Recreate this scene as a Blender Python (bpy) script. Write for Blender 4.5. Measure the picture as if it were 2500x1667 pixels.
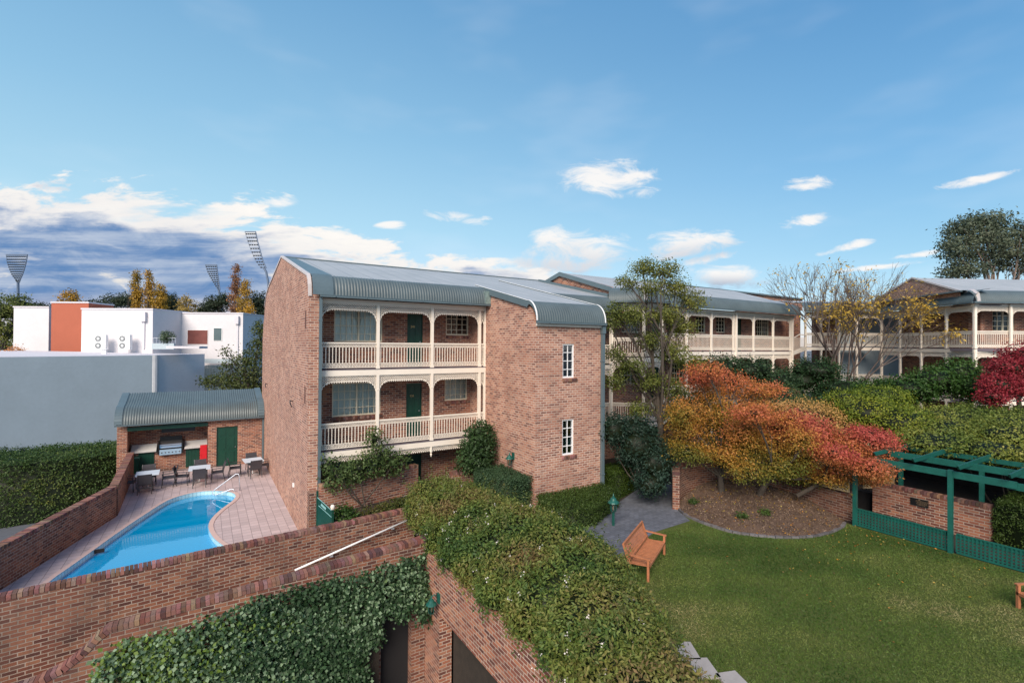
import bpy, bmesh, math, random
import numpy as np
from mathutils import Vector, Matrix
from mathutils.geometry import delaunay_2d_cdt
for o in list(bpy.data.objects): bpy.data.objects.remove(o)
scene = bpy.context.scene
COL = scene.collection
rad = math.radians
# ------------------------------------------------------------------ camera
FPX, YAW, PITCH, ROLL = 1197.1, 32.065, .481, .3865
CAM = Vector((0, 0, 6.8))
def cam_axes():
    y, p, r = rad(YAW), rad(PITCH), rad(ROLL)
    F = Vector((math.sin(y)*math.cos(p), math.cos(y)*math.cos(p), math.sin(p)))
    R0 = Vector((math.cos(y), -math.sin(y), 0)); U0 = R0.cross(F)
    return F, R0*math.cos(r)+U0*math.sin(r), -R0*math.sin(r)+U0*math.cos(r)
CF, CR, CU = cam_axes()
cam = bpy.data.objects.new('camera', bpy.data.cameras.new('camera')); COL.objects.link(cam)
cam.matrix_world = Matrix(((CR.x, CU.x, -CF.x, CAM.x), (CR.y, CU.y, -CF.y, CAM.y), (CR.z, CU.z, -CF.z, CAM.z), (0, 0, 0, 1)))
cam.data.sensor_width = 36; cam.data.lens = 36*FPX/2500
cam.data.clip_end = 4000; cam.data.clip_start = .1
scene.camera = cam
def at(x, y, d):
    "world point seen at photo pixel x,y at distance d in front"
    return CAM + CF*d + CR*((x-1250)/FPX*d) - CU*((y-833.5)/FPX*d)
def srgb(h):
    c = [int(h[i:i+2], 16)/255 for i in (0, 2, 4)]
    return tuple((v/12.92 if v <= .04045 else ((v+.055)/1.055)**2.4) for v in c)
# ------------------------------------------------------------------ node helper
class NT:
    def __init__(s, tree):
        s.t = tree; s.n = tree.nodes; s.l = tree.links; s.n.clear()
    def new(s, typ, **kw):
        n = s.n.new(typ)
        for k, v in kw.items(): setattr(n, k, v)
        return n
    def put(s, sock, v):
        if hasattr(v, 'is_output'): s.l.new(v, sock)
        elif v is not None:
            if isinstance(v, (tuple, list, Vector)) and sock.type == 'RGBA' and len(v) == 3: v = (*v, 1)
            sock.default_value = v
    def math(s, op, a, b=None, c=None, clamp=False):
        n = s.new('ShaderNodeMath', operation=op, use_clamp=clamp)
        s.put(n.inputs[0], a)
        if b is not None: s.put(n.inputs[1], b)
        if c is not None: s.put(n.inputs[2], c)
        return n.outputs[0]
    def dot(s, a, b):
        n = s.new('ShaderNodeVectorMath', operation='DOT_PRODUCT'); s.put(n.inputs[0], a); s.put(n.inputs[1], b); return n.outputs['Value']
    def mix(s, f, a, b, typ='MIX'):
        n = s.new('ShaderNodeMix', data_type='RGBA', blend_type=typ); s.put(n.inputs[0], f); s.put(n.inputs[6], a); s.put(n.inputs[7], b); return n.outputs[2]
    def noise(s, vec, scale, detail=4, rough=.55, dist=0):
        n = s.new('ShaderNodeTexNoise'); s.put(n.inputs['Vector'], vec); n.inputs['Scale'].default_value = scale
        n.inputs['Detail'].default_value = detail; n.inputs['Roughness'].default_value = rough; n.inputs['Distortion'].default_value = dist
        return n.outputs['Fac']
    def ramp(s, f, stops, interp='LINEAR'):
        n = s.new('ShaderNodeValToRGB'); s.put(n.inputs[0], f); cr = n.color_ramp; cr.interpolation = interp
        while len(cr.elements) < len(stops): cr.elements.new(.5)
        for e, (p, c) in zip(cr.elements, stops):
            e.position = p; e.color = (*c, 1) if isinstance(c, tuple) else (c, c, c, 1)
        return n.outputs[0]
    def sstep(s, x, a, b):
        n = s.new('ShaderNodeMapRange', interpolation_type='SMOOTHSTEP'); s.put(n.inputs[0], x)
        n.inputs[1].default_value = a; n.inputs[2].default_value = b; return n.outputs[0]
    def comb(s, x, y, z=0.):
        n = s.new('ShaderNodeCombineXYZ'); s.put(n.inputs[0], x); s.put(n.inputs[1], y); s.put(n.inputs[2], z); return n.outputs[0]
    def mapping(s, vec, scale=(1, 1, 1), loc=(0, 0, 0)):
        n = s.new('ShaderNodeMapping'); s.put(n.inputs[0], vec); n.inputs['Scale'].default_value = scale; n.inputs['Location'].default_value = loc; return n.outputs[0]
# ------------------------------------------------------------------ world
SUN_AZ, SUN_EL = rad(-134), rad(36)      # measured from +Y towards +X
world = bpy.data.worlds.new('World'); scene.world = world; world.use_nodes = True
w = NT(world.node_tree)
tc = w.new('ShaderNodeTexCoord').outputs['Generated']
sky = w.new('ShaderNodeTexSky', sky_type='NISHITA', sun_disc=False, sun_elevation=SUN_EL, sun_rotation=SUN_AZ)
sky.air_density = 1.0; sky.dust_density = .6; sky.ozone_density = 1.5
skyc = w.new('ShaderNodeVectorMath', operation='SCALE'); w.put(skyc.inputs[0], sky.outputs[0]); skyc.inputs['Scale'].default_value = .10
Fh = Vector((math.sin(rad(YAW)), math.cos(rad(YAW)), 0)); Rh = Vector((math.cos(rad(YAW)), -math.sin(rad(YAW)), 0))
fw = w.math('MAXIMUM', w.dot(tc, tuple(Fh)), .12)
u = w.math('DIVIDE', w.dot(tc, tuple(Rh)), fw)          # tangent bearings round a fixed compass direction
v = w.math('DIVIDE', w.dot(tc, (0, 0, 1)), fw)
# clear sky : paler and warmer at the skyline, deeper to the right and overhead
sep = w.new('ShaderNodeSeparateXYZ'); w.put(sep.inputs[0], tc)
elev = sep.outputs[2]
clearL = w.ramp(elev, [(0, srgb('dfe3ea')), (.10, srgb('c4dff0')), (.22, srgb('abd6ea')), (.38, srgb('8dc0e0')), (.58, srgb('6ba3cf')), (1, srgb('477fb5'))])
clearR = w.ramp(elev, [(0, srgb('d9dfe8')), (.06, srgb('b5dcf0')), (.16, srgb('92c6e4')), (.30, srgb('74b0dc')), (.50, srgb('5795c9')), (1, srgb('3d76b0'))])
clear = w.mix(w.sstep(u, -.5, 1.0), clearL, clearR)
soft = w.noise(w.mapping(tc, (3, 3, 9)), 1.2, 3)
clear = w.mix(w.math('MULTIPLY', w.sstep(soft, .5, .75), .10), clear, (.95, .96, .98))
clear = w.mix(.22, clear, skyc.outputs[0])
uv = w.comb(u, v)
uvn = w.mapping(uv, (2.6, 9.0, 1))
n1 = w.noise(uvn, 1.3, 9, .62, .3)
n2 = w.noise(w.mapping(uv, (1.5, 9, 1), (3, 1, 0)), 1.6, 7, .55, .2)
# low cloud bank, high on the left and sinking to the right
edge = w.ramp(w.math('MULTIPLY_ADD', u, .4, .5), [(0, .32), (.08, .345), (.17, .345), (.25, .30), (.35, .225), (.45, .19), (.55, .165), (.62, .09), (.72, .02), (1, .0)])
depth = w.math('SUBTRACT', edge, v)                      # >0 inside
depth = w.math('ADD', depth, w.math('MULTIPLY_ADD', n1, .42, -.22))
bank = w.sstep(depth, -.005, .028)
bank = w.math('MULTIPLY', bank, w.sstep(v, .02, .06))
cut = w.math('MAXIMUM', w.sstep(n2, .30, .44), w.sstep(depth, .05, .12))                              # gaps inside the bank
bank = w.math('MULTIPLY', bank, cut)
bdark = w.math('MULTIPLY', w.sstep(w.math('ADD', depth, w.math('MULTIPLY_ADD', n2, .40, -.20)), .04, .13), w.sstep(u, .6, .2))
streak = w.noise(w.mapping(uv, (1.2, 22, 1), (0, 5, 0)), 2.0, 5, .6)
lump = w.noise(w.mapping(uv, (4, 11, 1), (1, 7, 0)), 1.6, 8, .62, .6)
bodyc = w.mix(w.sstep(w.math('MULTIPLY_ADD', streak, .5, w.math('MULTIPLY', lump, .5)), .38, .62), srgb('5c80ae'), srgb('a9b6ca'))
bodyc = w.mix(w.math('MULTIPLY', w.sstep(lump, .58, .70), .75), bodyc, srgb('e8e0d4'))
bankc = w.mix(bdark, w.mix(n1, srgb('c3c3ca'), (1.0, .96, .88)), bodyc)
lowgl = w.math('MULTIPLY', w.sstep(v, .105, .05), w.sstep(u, -.2, -.7))
bankc = w.mix(w.math('MULTIPLY', lowgl, .55), bankc, srgb('d8d3d2'))
skyall = w.mix(bank, clear, bankc)
# separate clouds: bearing, height, half width, half height, tilt, greyness
CL = [(.195, .345, .095, .036, 0, 0), (.17, .338, .05, .026, .1, 0), (.24, .345, .05, .026, 0, 0), (.61, .335, .05, .014, .04, 0), (.95, .345, .075, .010, .22, 0), (.60, .262, .045, .012, .2, 0), (.68, .205, .05, .009, .25, 0),
      (.13, .198, .10, .040, 0, .35), (.09, .215, .05, .03, 0, .2), (.36, .212, .09, .026, .10, .35), (.10, .165, .11, .018, 0, .5), (.45, .143, .09, .026, 0, .85), (.74, .165, .09, .006, .12, 0), (.40, .18, .06, .010, .2, .2),
      (-.115, .262, .06, .012, -.12, 0), (-.25, .245, .03, .008, 0, 0), (-.48, .29, .04, .013, 0, 0), (.34, .19, .04, .01, .2, 0), (.82, .19, .05, .006, .15, 0)]
wis = w.noise(w.mapping(uv, (11, 26, 1)), 1.0, 8, .66, .7)
cm = None; cg = None
for (cx, cy, rx, ry, ti, g) in CL:
    du = w.math('SUBTRACT', u, cx)
    dv = w.math('SUBTRACT', w.math('SUBTRACT', v, cy), w.math('MULTIPLY', du, ti))
    a = w.math('DIVIDE', du, rx*1.45); b = w.math('DIVIDE', dv, ry*1.5)
    r2 = w.math('ADD', w.math('MULTIPLY', a, a), w.math('MULTIPLY', b, b))
    m = w.math('SUBTRACT', 1.0, r2)
    m = w.math('MAXIMUM', m, -1.5)
    if cm is None: cm = m
    else: cm = w.math('MAXIMUM', cm, m)
    if g:
        gg = w.math('MULTIPLY', w.sstep(w.math('ADD', w.math('MULTIPLY', b, -1), .1), -.2, .8), w.math('MULTIPLY', w.sstep(r2, 1.6, .6), g))
        cg = gg if cg is None else w.math('MAXIMUM', cg, gg)
small = w.sstep(w.math('ADD', cm, w.math('MULTIPLY_ADD', wis, 2.6, -1.5)), .15, .95)
sc = w.mix(cg, w.mix(wis, srgb('efe8e2'), (.84, .82, .80)), srgb('6d7f9f'))
skyall = w.mix(w.math('MULTIPLY', small, .9), skyall, sc)
glow = w.math('MULTIPLY', w.sstep(v, .12, .0), .35)
skyall = w.mix(glow, skyall, srgb('f0dcd6'))
bg = w.new('ShaderNodeBackground'); w.put(bg.inputs[0], skyall); bg.inputs[1].default_value = .89
wo = w.new('ShaderNodeOutputWorld'); w.l.new(bg.outputs[0], wo.inputs[0])
# ------------------------------------------------------------------ sun
sl = bpy.data.lights.new('sun', 'SUN'); sl.energy = 4.0; sl.angle = rad(34); sl.color = (1, .86, .72)
so = bpy.data.objects.new('sun', sl); COL.objects.link(so)
sd = Vector((math.sin(SUN_AZ)*math.cos(SUN_EL), math.cos(SUN_AZ)*math.cos(SUN_EL), math.sin(SUN_EL)))
so.rotation_euler = sd.to_track_quat('Z', 'Y').to_euler()
so.location = (0, 0, 40)
scene.view_settings.view_transform = 'Standard'; scene.view_settings.look = 'None'; scene.view_settings.exposure = 0.43; scene.view_settings.gamma = 1
scene.render.engine = 'CYCLES'
scene.cycles.max_bounces = 6; scene.cycles.diffuse_bounces = 3; scene.cycles.transparent_max_bounces = 12
# ------------------------------------------------------------------ materials
MATS = {}
def material(name):
    m = bpy.data.materials.new(name); m.use_nodes = True; MATS[name] = m
    t = NT(m.node_tree)
    p = t.new('ShaderNodeBsdfPrincipled'); o = t.new('ShaderNodeOutputMaterial'); t.l.new(p.outputs[0], o.inputs[0])
    return m, t, p, o
def plain(name, col, rough=.5, metal=0, var=.12, nscale=3, bump=0, spec=.5, bscale=60):
    m, t, p, o = material(name)
    co = t.new('ShaderNodeTexCoord').outputs['Object']
    n = t.noise(co, nscale, 5)
    n2 = t.noise(co, nscale*9, 3)
    n = t.math('MULTIPLY_ADD', n2, .35, t.math('MULTIPLY', n, .65))
    lo = tuple(c*(1-var) for c in col); hi = tuple(min(1, c*(1+var)) for c in col)
    t.put(p.inputs['Base Color'], t.ramp(n, [(.3, lo), (.7, hi)]))
    p.inputs['Roughness'].default_value = rough; p.inputs['Metallic'].default_value = metal; p.inputs['Specular IOR Level'].default_value = spec
    if bump:
        b = t.new('ShaderNodeBump'); b.inputs['Strength'].default_value = bump; b.inputs['Distance'].default_value = .01
        t.put(b.inputs['Height'], t.noise(co, bscale, 3)); t.l.new(b.outputs[0], p.inputs['Normal'])
    return m
def brick(name, ramp, mortar, dirt=.0, dirtcol=(.04, .035, .03), wet=0):
    m, t, p, o = material(name)
    uv = t.new('ShaderNodeUVMap').outputs[0]
    wob = t.noise(uv, 14, 2)
    wv = t.new('ShaderNodeVectorMath', operation='ADD'); t.put(wv.inputs[0], uv)
    t.put(wv.inputs[1], t.comb(0., t.math('MULTIPLY_ADD', wob, .014, -.007)))
    b = t.new('ShaderNodeTexBrick', offset=.5); t.put(b.inputs['Vector'], wv.outputs[0])
    b.inputs['Color1'].default_value = (0, 0, 0, 1); b.inputs['Color2'].default_value = (1, 1, 1, 1); b.inputs['Mortar'].default_value = (0, 0, 0, 1)
    b.inputs['Scale'].default_value = 1; b.inputs['Brick Width'].default_value = .24; b.inputs['Row Height'].default_value = .086
    b.inputs['Mortar Size'].default_value = .0105; b.inputs['Mortar Smooth'].default_value = .2; b.inputs['Bias'].default_value = 0
    bc = t.ramp(b.outputs['Color'], ramp)
    fine = t.noise(uv, 35, 4, .7)
    bc = t.mix(t.math('MULTIPLY', t.sstep(fine, .45, .8), .45), bc, (.10, .055, .05))
    big = t.noise(uv, .45, 4)
    bc = t.mix(t.math('MULTIPLY', t.sstep(big, .45, .75), .3), bc, (.30, .13, .09))
    mc = t.mix(t.sstep(t.noise(uv, .9, 5), .35, .7), mortar, tuple(x*.62 for x in mortar))
    c = t.mix(b.outputs['Fac'], bc, mc)
    if dirt:
        sk = t.noise(t.mapping(uv, (5.5, .22, 1)), 1.0, 4, .6)
        c = t.mix(t.math('MULTIPLY', t.sstep(sk, .54, .74), dirt*.9), c, dirtcol)
        dn = t.noise(t.mapping(uv, (1, .35, 1)), 1.1, 6, .65)
        c = t.mix(t.math('MULTIPLY', t.sstep(dn, .42, .72), dirt), c, dirtcol)
    t.put(p.inputs['Base Color'], c); p.inputs['Roughness'].default_value = .88; p.inputs['Specular IOR Level'].default_value = .25
    bp = t.new('ShaderNodeBump'); bp.inputs['Strength'].default_value = .55; bp.inputs['Distance'].default_value = .012
    h = t.math('ADD', t.math('SUBTRACT', 1.0, b.outputs['Fac']), t.math('MULTIPLY', fine, .35))
    t.put(bp.inputs['Height'], h); t.l.new(bp.outputs[0], p.inputs['Normal'])
    return m
BR = [(0, (.11, .045, .042)), (.14, (.17, .062, .052)), (.4, (.265, .095, .07)), (.62, (.36, .135, .09)), (.82, (.46, .20, .13)), (1, (.24, .12, .10))]
BRL = [(0, (.19, .09, .07)), (.16, (.27, .12, .09)), (.4, (.37, .165, .115)), (.62, (.43, .205, .14)), (.82, (.50, .27, .19)), (1, (.32, .175, .135))]
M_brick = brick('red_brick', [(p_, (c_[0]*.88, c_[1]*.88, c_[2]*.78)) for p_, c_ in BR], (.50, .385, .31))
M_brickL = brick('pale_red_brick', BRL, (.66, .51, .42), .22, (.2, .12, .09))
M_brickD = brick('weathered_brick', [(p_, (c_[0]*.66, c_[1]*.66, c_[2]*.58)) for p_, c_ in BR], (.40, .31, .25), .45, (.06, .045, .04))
M_cream = plain('cream_paint', (.80, .72, .62), .45, 0, .06, 2)
M_creamF = plain('cream_window_frame', (.72, .64, .48), .45, 0, .05, 2)
M_white = plain('white_paint', (.80, .80, .80), .5, 0, .05, 2)
M_gutter = plain('blue_grey_gutter', (.095, .135, .155), .38, .0, .12, 2)
M_curve = plain('blue_grey_corrugated_steel', (.085, .112, .120), .45, .0, .18, 1.4)
M_flash = plain('pale_flashing', (.60, .54, .52), .4, .1, .08, 2)
M_green = plain('dark_green_paint', (.005, .048, .030), .4, 0, .2, 2)
M_teal = plain('teal_green_timber', (.008, .090, .072), .42, 0, .25, 3, .3)
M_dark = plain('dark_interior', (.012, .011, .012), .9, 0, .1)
M_floor = plain('balcony_floor_paint', (.13, .11, .13), .7, 0, .1)
M_render = plain('white_render', (.64, .62, .64), .8, 0, .07, .5, .1)
M_orange = plain('terracotta_render', (.38, .105, .058), .8, 0, .05, 1.2, .1)
M_grey = plain('grey_render', (.38, .45, .49), .8, 0, .08, .5, .15)
M_steel = plain('stainless_steel', (.62, .63, .64), .28, .9, .08, 2)
M_steel2 = plain('brushed_bench_steel', (.60, .59, .57), .35, .15, .1, 3)
M_rail = plain('galvanised_pipe', (.55, .57, .62), .4, .6, .06, 2)
M_black = plain('black_enamel', (.015, .015, .016), .3, 0, .1)
M_red = plain('red_paint', (.55, .012, .02), .45, 0, .08)
M_wick = plain('dark_wicker', (.045, .042, .05), .55, 0, .35, 60, .6)
M_alu = plain('charcoal_chair_frame', (.06, .062, .07), .4, .3, .1)
M_tabletop = plain('pale_blue_table_top', (.62, .70, .78), .35, 0, .04)
M_pole = plain('grey_floodlight_steel', (.10, .14, .21), .5, .2, .08)
M_lampg = plain('verdigris_paint', (.014, .095, .075), .4, .1, .3, 12)
M_beige = plain('beige_lattice', (.55, .42, .25), .6, 0, .12, 5)
M_conc = plain('concrete', (.34, .315, .30), .85, 0, .12, 4, .3)
M_asph = plain('asphalt', (.10, .11, .13), .9, 0, .15, 5, .4)
M_roofw = plain('pale_roof_membrane', (.60, .58, .62), .7, 0, .05, .7)
M_gold = plain('brass_numeral', (.55, .42, .20), .35, .7, .05)
M_soil = plain('dark_soil', (.03, .022, .016), .95, 0, .3, 6, .5)
def roof_mat():
    m, t, p, o = material('standing_seam_steel')
    uv = t.new('ShaderNodeUVMap').outputs[0]
    sx = t.new('ShaderNodeSeparateXYZ'); t.put(sx.inputs[0], uv)
    fr = t.math('FRACT', t.math('DIVIDE', sx.outputs[0], .7))
    seam = t.math('SUBTRACT', 1.0, t.sstep(t.math('ABSOLUTE', t.math('SUBTRACT', fr, .5)), .0, .035))
    f2 = t.math('FRACT', t.math('DIVIDE', sx.outputs[0], .175))
    s2 = t.math('SUBTRACT', 1.0, t.sstep(t.math('ABSOLUTE', t.math('SUBTRACT', f2, .5)), .0, .09))
    n = t.noise(uv, .8, 4)
    base = t.ramp(n, [(.3, (.32, .34, .35)), (.7, (.40, .41, .42))])
    c = t.mix(t.math('MULTIPLY', seam, .8), base, (.12, .14, .16))
    c = t.mix(t.math('MULTIPLY', s2, .25), c, (.16, .18, .20))
    t.put(p.inputs['Base Color'], c); p.inputs['Roughness'].default_value = .5; p.inputs['Metallic'].default_value = .0
    b = t.new('ShaderNodeBump'); b.inputs['Strength'].default_value = .5; b.inputs['Distance'].default_value = .02
    t.put(b.inputs['Height'], t.math('ADD', seam, t.math('MULTIPLY', s2, .4))); t.l.new(b.outputs[0], p.inputs['Normal'])
    return m
M_roof = roof_mat()
def glass_mat(name, tint, fac=.16):
    m, t, p, o = material(name)
    tr = t.new('ShaderNodeBsdfTransparent'); tr.inputs[0].default_value = (*tint, 1)
    gl = t.new('ShaderNodeBsdfGlossy'); gl.inputs['Roughness'].default_value = .03; gl.inputs[0].default_value = (.9, .95, 1, 1)
    mx = t.new('ShaderNodeMixShader'); fr = t.new('ShaderNodeFresnel'); fr.inputs[0].default_value = 1.5
    t.put(mx.inputs[0], t.math('ADD', fr.outputs[0], fac)); t.l.new(tr.outputs[0], mx.inputs[1]); t.l.new(gl.outputs[0], mx.inputs[2])
    t.l.new(mx.outputs[0], o.inputs[0]); return m
M_glass = glass_mat('window_glass', (.85, .88, .88), .0)
M_curtain = plain('sheer_curtain', (.92, .88, .78), .9, 0, .06, 2)
def tile_mat(name, base, joint, sx, sy, var=.06, rough=.6, off=0., js=.008):
    m, t, p, o = material(name)
    uv = t.new('ShaderNodeUVMap').outputs[0]
    b = t.new('ShaderNodeTexBrick', offset=off); t.put(b.inputs['Vector'], uv)
    b.inputs['Color1'].default_value = (*[c*(1-var) for c in base], 1); b.inputs['Color2'].default_value = (*[c*(1+var) for c in base], 1); b.inputs['Mortar'].default_value = (*joint, 1)
    b.inputs['Scale'].default_value = 1; b.inputs['Brick Width'].default_value = sx; b.inputs['Row Height'].default_value = sy; b.inputs['Mortar Size'].default_value = js; b.inputs['Mortar Smooth'].default_value = .3
    c = t.mix(t.math('MULTIPLY', t.sstep(t.noise(uv, .9, 6, .6), .42, .72), .3), b.outputs[0], tuple(x*.72 for x in base))
    t.put(p.inputs['Base Color'], c); p.inputs['Roughness'].default_value = rough
    bp = t.new('ShaderNodeBump'); bp.inputs['Strength'].default_value = .3; bp.inputs['Distance'].default_value = .005
    t.put(bp.inputs['Height'], t.math('SUBTRACT', 1.0, b.outputs['Fac'])); t.l.new(bp.outputs[0], p.inputs['Normal'])
    return m
M_deck = tile_mat('pink_deck_tile', (.49, .395, .39), (.18, .14, .14), .30, .30, .11)
M_pool = tile_mat('pool_edge_tile', (.42, .66, .74), (.15, .30, .38), .15, .15, .12, .2)
M_poolfloor = plain('pool_floor_paint', (.015, .70, 1.0), .5, 0, .05, 1)
M_poolstep = plain('pool_step_paint', (.40, .85, .95), .5, 0, .05, 1)
M_paver = tile_mat('grey_block_paving', (.115, .125, .15), (.05, .055, .065), .22, .11, .22, .75, .5, .006)
def water_mat():
    m, t, p, o = material('pool_water')
    tr = t.new('ShaderNodeBsdfTransparent'); tr.inputs[0].default_value = (.86, .97, 1, 1)
    gl = t.new('ShaderNodeBsdfGlossy'); gl.inputs['Roughness'].default_value = .01
    co = t.new('ShaderNodeTexCoord').outputs['Object']
    b = t.new('ShaderNodeBump'); b.inputs['Strength'].default_value = .05; b.inputs['Distance'].default_value = .02
    t.put(b.inputs['Height'], t.noise(co, 3, 3)); t.l.new(b.outputs[0], gl.inputs['Normal'])
    fr = t.new('ShaderNodeFresnel'); fr.inputs[0].default_value = 1.33
    mx = t.new('ShaderNodeMixShader'); t.put(mx.inputs[0], t.math('MULTIPLY', fr.outputs[0], 1.5, clamp=True)); t.l.new(tr.outputs[0], mx.inputs[1]); t.l.new(gl.outputs[0], mx.inputs[2])
    df = t.new('ShaderNodeBsdfDiffuse'); df.inputs[0].default_value = (.0, .44, .88, 1); m2 = t.new('ShaderNodeMixShader'); m2.inputs[0].default_value = .68
    t.l.new(mx.outputs[0], m2.inputs[1]); t.l.new(df.outputs[0], m2.inputs[2])
    m3 = t.new('ShaderNodeMixShader'); t.put(m3.inputs[0], t.math('MULTIPLY', fr.outputs[0], 2.0, clamp=True)); t.l.new(m2.outputs[0], m3.inputs[1]); t.l.new(gl.outputs[0], m3.inputs[2])
    t.l.new(m3.outputs[0], o.inputs[0]); return m
M_water = water_mat()
def attr_mat(name, rough=.55, trans=.25, spec=.3, bumpy=0):
    "colour of every leaf, chip or brick is stored with its face"
    m, t, p, o = material(name)
    a = t.new('ShaderNodeAttribute', attribute_name='tint').outputs['Color']
    t.put(p.inputs['Base Color'], a); p.inputs['Roughness'].default_value = rough; p.inputs['Specular IOR Level'].default_value = spec
    if bumpy:
        co = t.new('ShaderNodeTexCoord').outputs['Object']
        n = t.noise(co, 9, 5, .7)
        t.put(p.inputs['Base Color'], t.mix(t.math('MULTIPLY', t.sstep(n, .45, .72), .6), a, (.035, .03, .03)))
        b = t.new('ShaderNodeBump'); b.inputs['Strength'].default_value = .5; b.inputs['Distance'].default_value = .01; t.put(b.inputs['Height'], t.noise(co, 60, 3)); t.l.new(b.outputs[0], p.inputs['Normal'])
    if trans:
        d = t.new('ShaderNodeBsdfTranslucent'); t.put(d.inputs[0], a)
        mx = t.new('ShaderNodeMixShader'); mx.inputs[0].default_value = trans
        t.l.new(p.outputs[0], mx.inputs[1]); t.l.new(d.outputs[0], mx.inputs[2]); t.l.new(mx.outputs[0], o.inputs[0])
    return m
M_leaf = attr_mat('leaves'); M_coping = attr_mat('coping_brick', .85, 0, .25, 1); M_chip = attr_mat('bark_chips', .9, 0, .2)
M_bark = plain('grey_brown_bark', (.07, .058, .048), .9, 0, .35, 6, .6, .2, 30)
M_barkp = plain('pale_twigs', (.20, .155, .13), .9, 0, .3, 8, .3, .2)
M_timber = plain('orange_stained_timber', (.40, .155, .075), .5, 0, .28, 7, .2)
def lawn_mat():
    m, t, p, o = material('lawn_turf')
    co = t.new('ShaderNodeTexCoord').outputs['Object']
    a = t.noise(co, .7, 6, .6); b = t.noise(co, 45, 4, .7); c = t.noise(co, 3.2, 4)
    col = t.mix(a, (.07, .105, .025), (.165, .18, .055))
    col = t.mix(t.math('MULTIPLY', t.sstep(c, .5, .75), .35), col, (.16, .145, .06))
    col = t.mix(t.math('MULTIPLY', b, .6), col, (.012, .03, .006))
    t.put(p.inputs['Base Color'], col); p.inputs['Roughness'].default_value = .9; p.inputs['Specular IOR Level'].default_value = .1
    bp = t.new('ShaderNodeBump'); bp.inputs['Strength'].default_value = .8; bp.inputs['Distance'].default_value = .03; t.put(bp.inputs['Height'], b); t.l.new(bp.outputs[0], p.inputs['Normal'])
    return m
M_lawn = lawn_mat()
def mulch_mat():
    m, t, p, o = material('bark_mulch')
    co = t.new('ShaderNodeTexCoord').outputs['Object']
    a = t.noise(co, 1.2, 5); b = t.noise(co, 38, 5, .75)
    col = t.mix(b, (.035, .02, .014), (.20, .125, .085)); col = t.mix(t.math('MULTIPLY', t.sstep(a, .4, .7), .5), col, (.05, .033, .025))
    t.put(p.inputs['Base Color'], col); p.inputs['Roughness'].default_value = .95
    bp = t.new('ShaderNodeBump'); bp.inputs['Strength'].default_value = 1; bp.inputs['Distance'].default_value = .04; t.put(bp.inputs['Height'], b); t.l.new(bp.outputs[0], p.inputs['Normal'])
    return m
M_mulch = mulch_mat()
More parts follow.
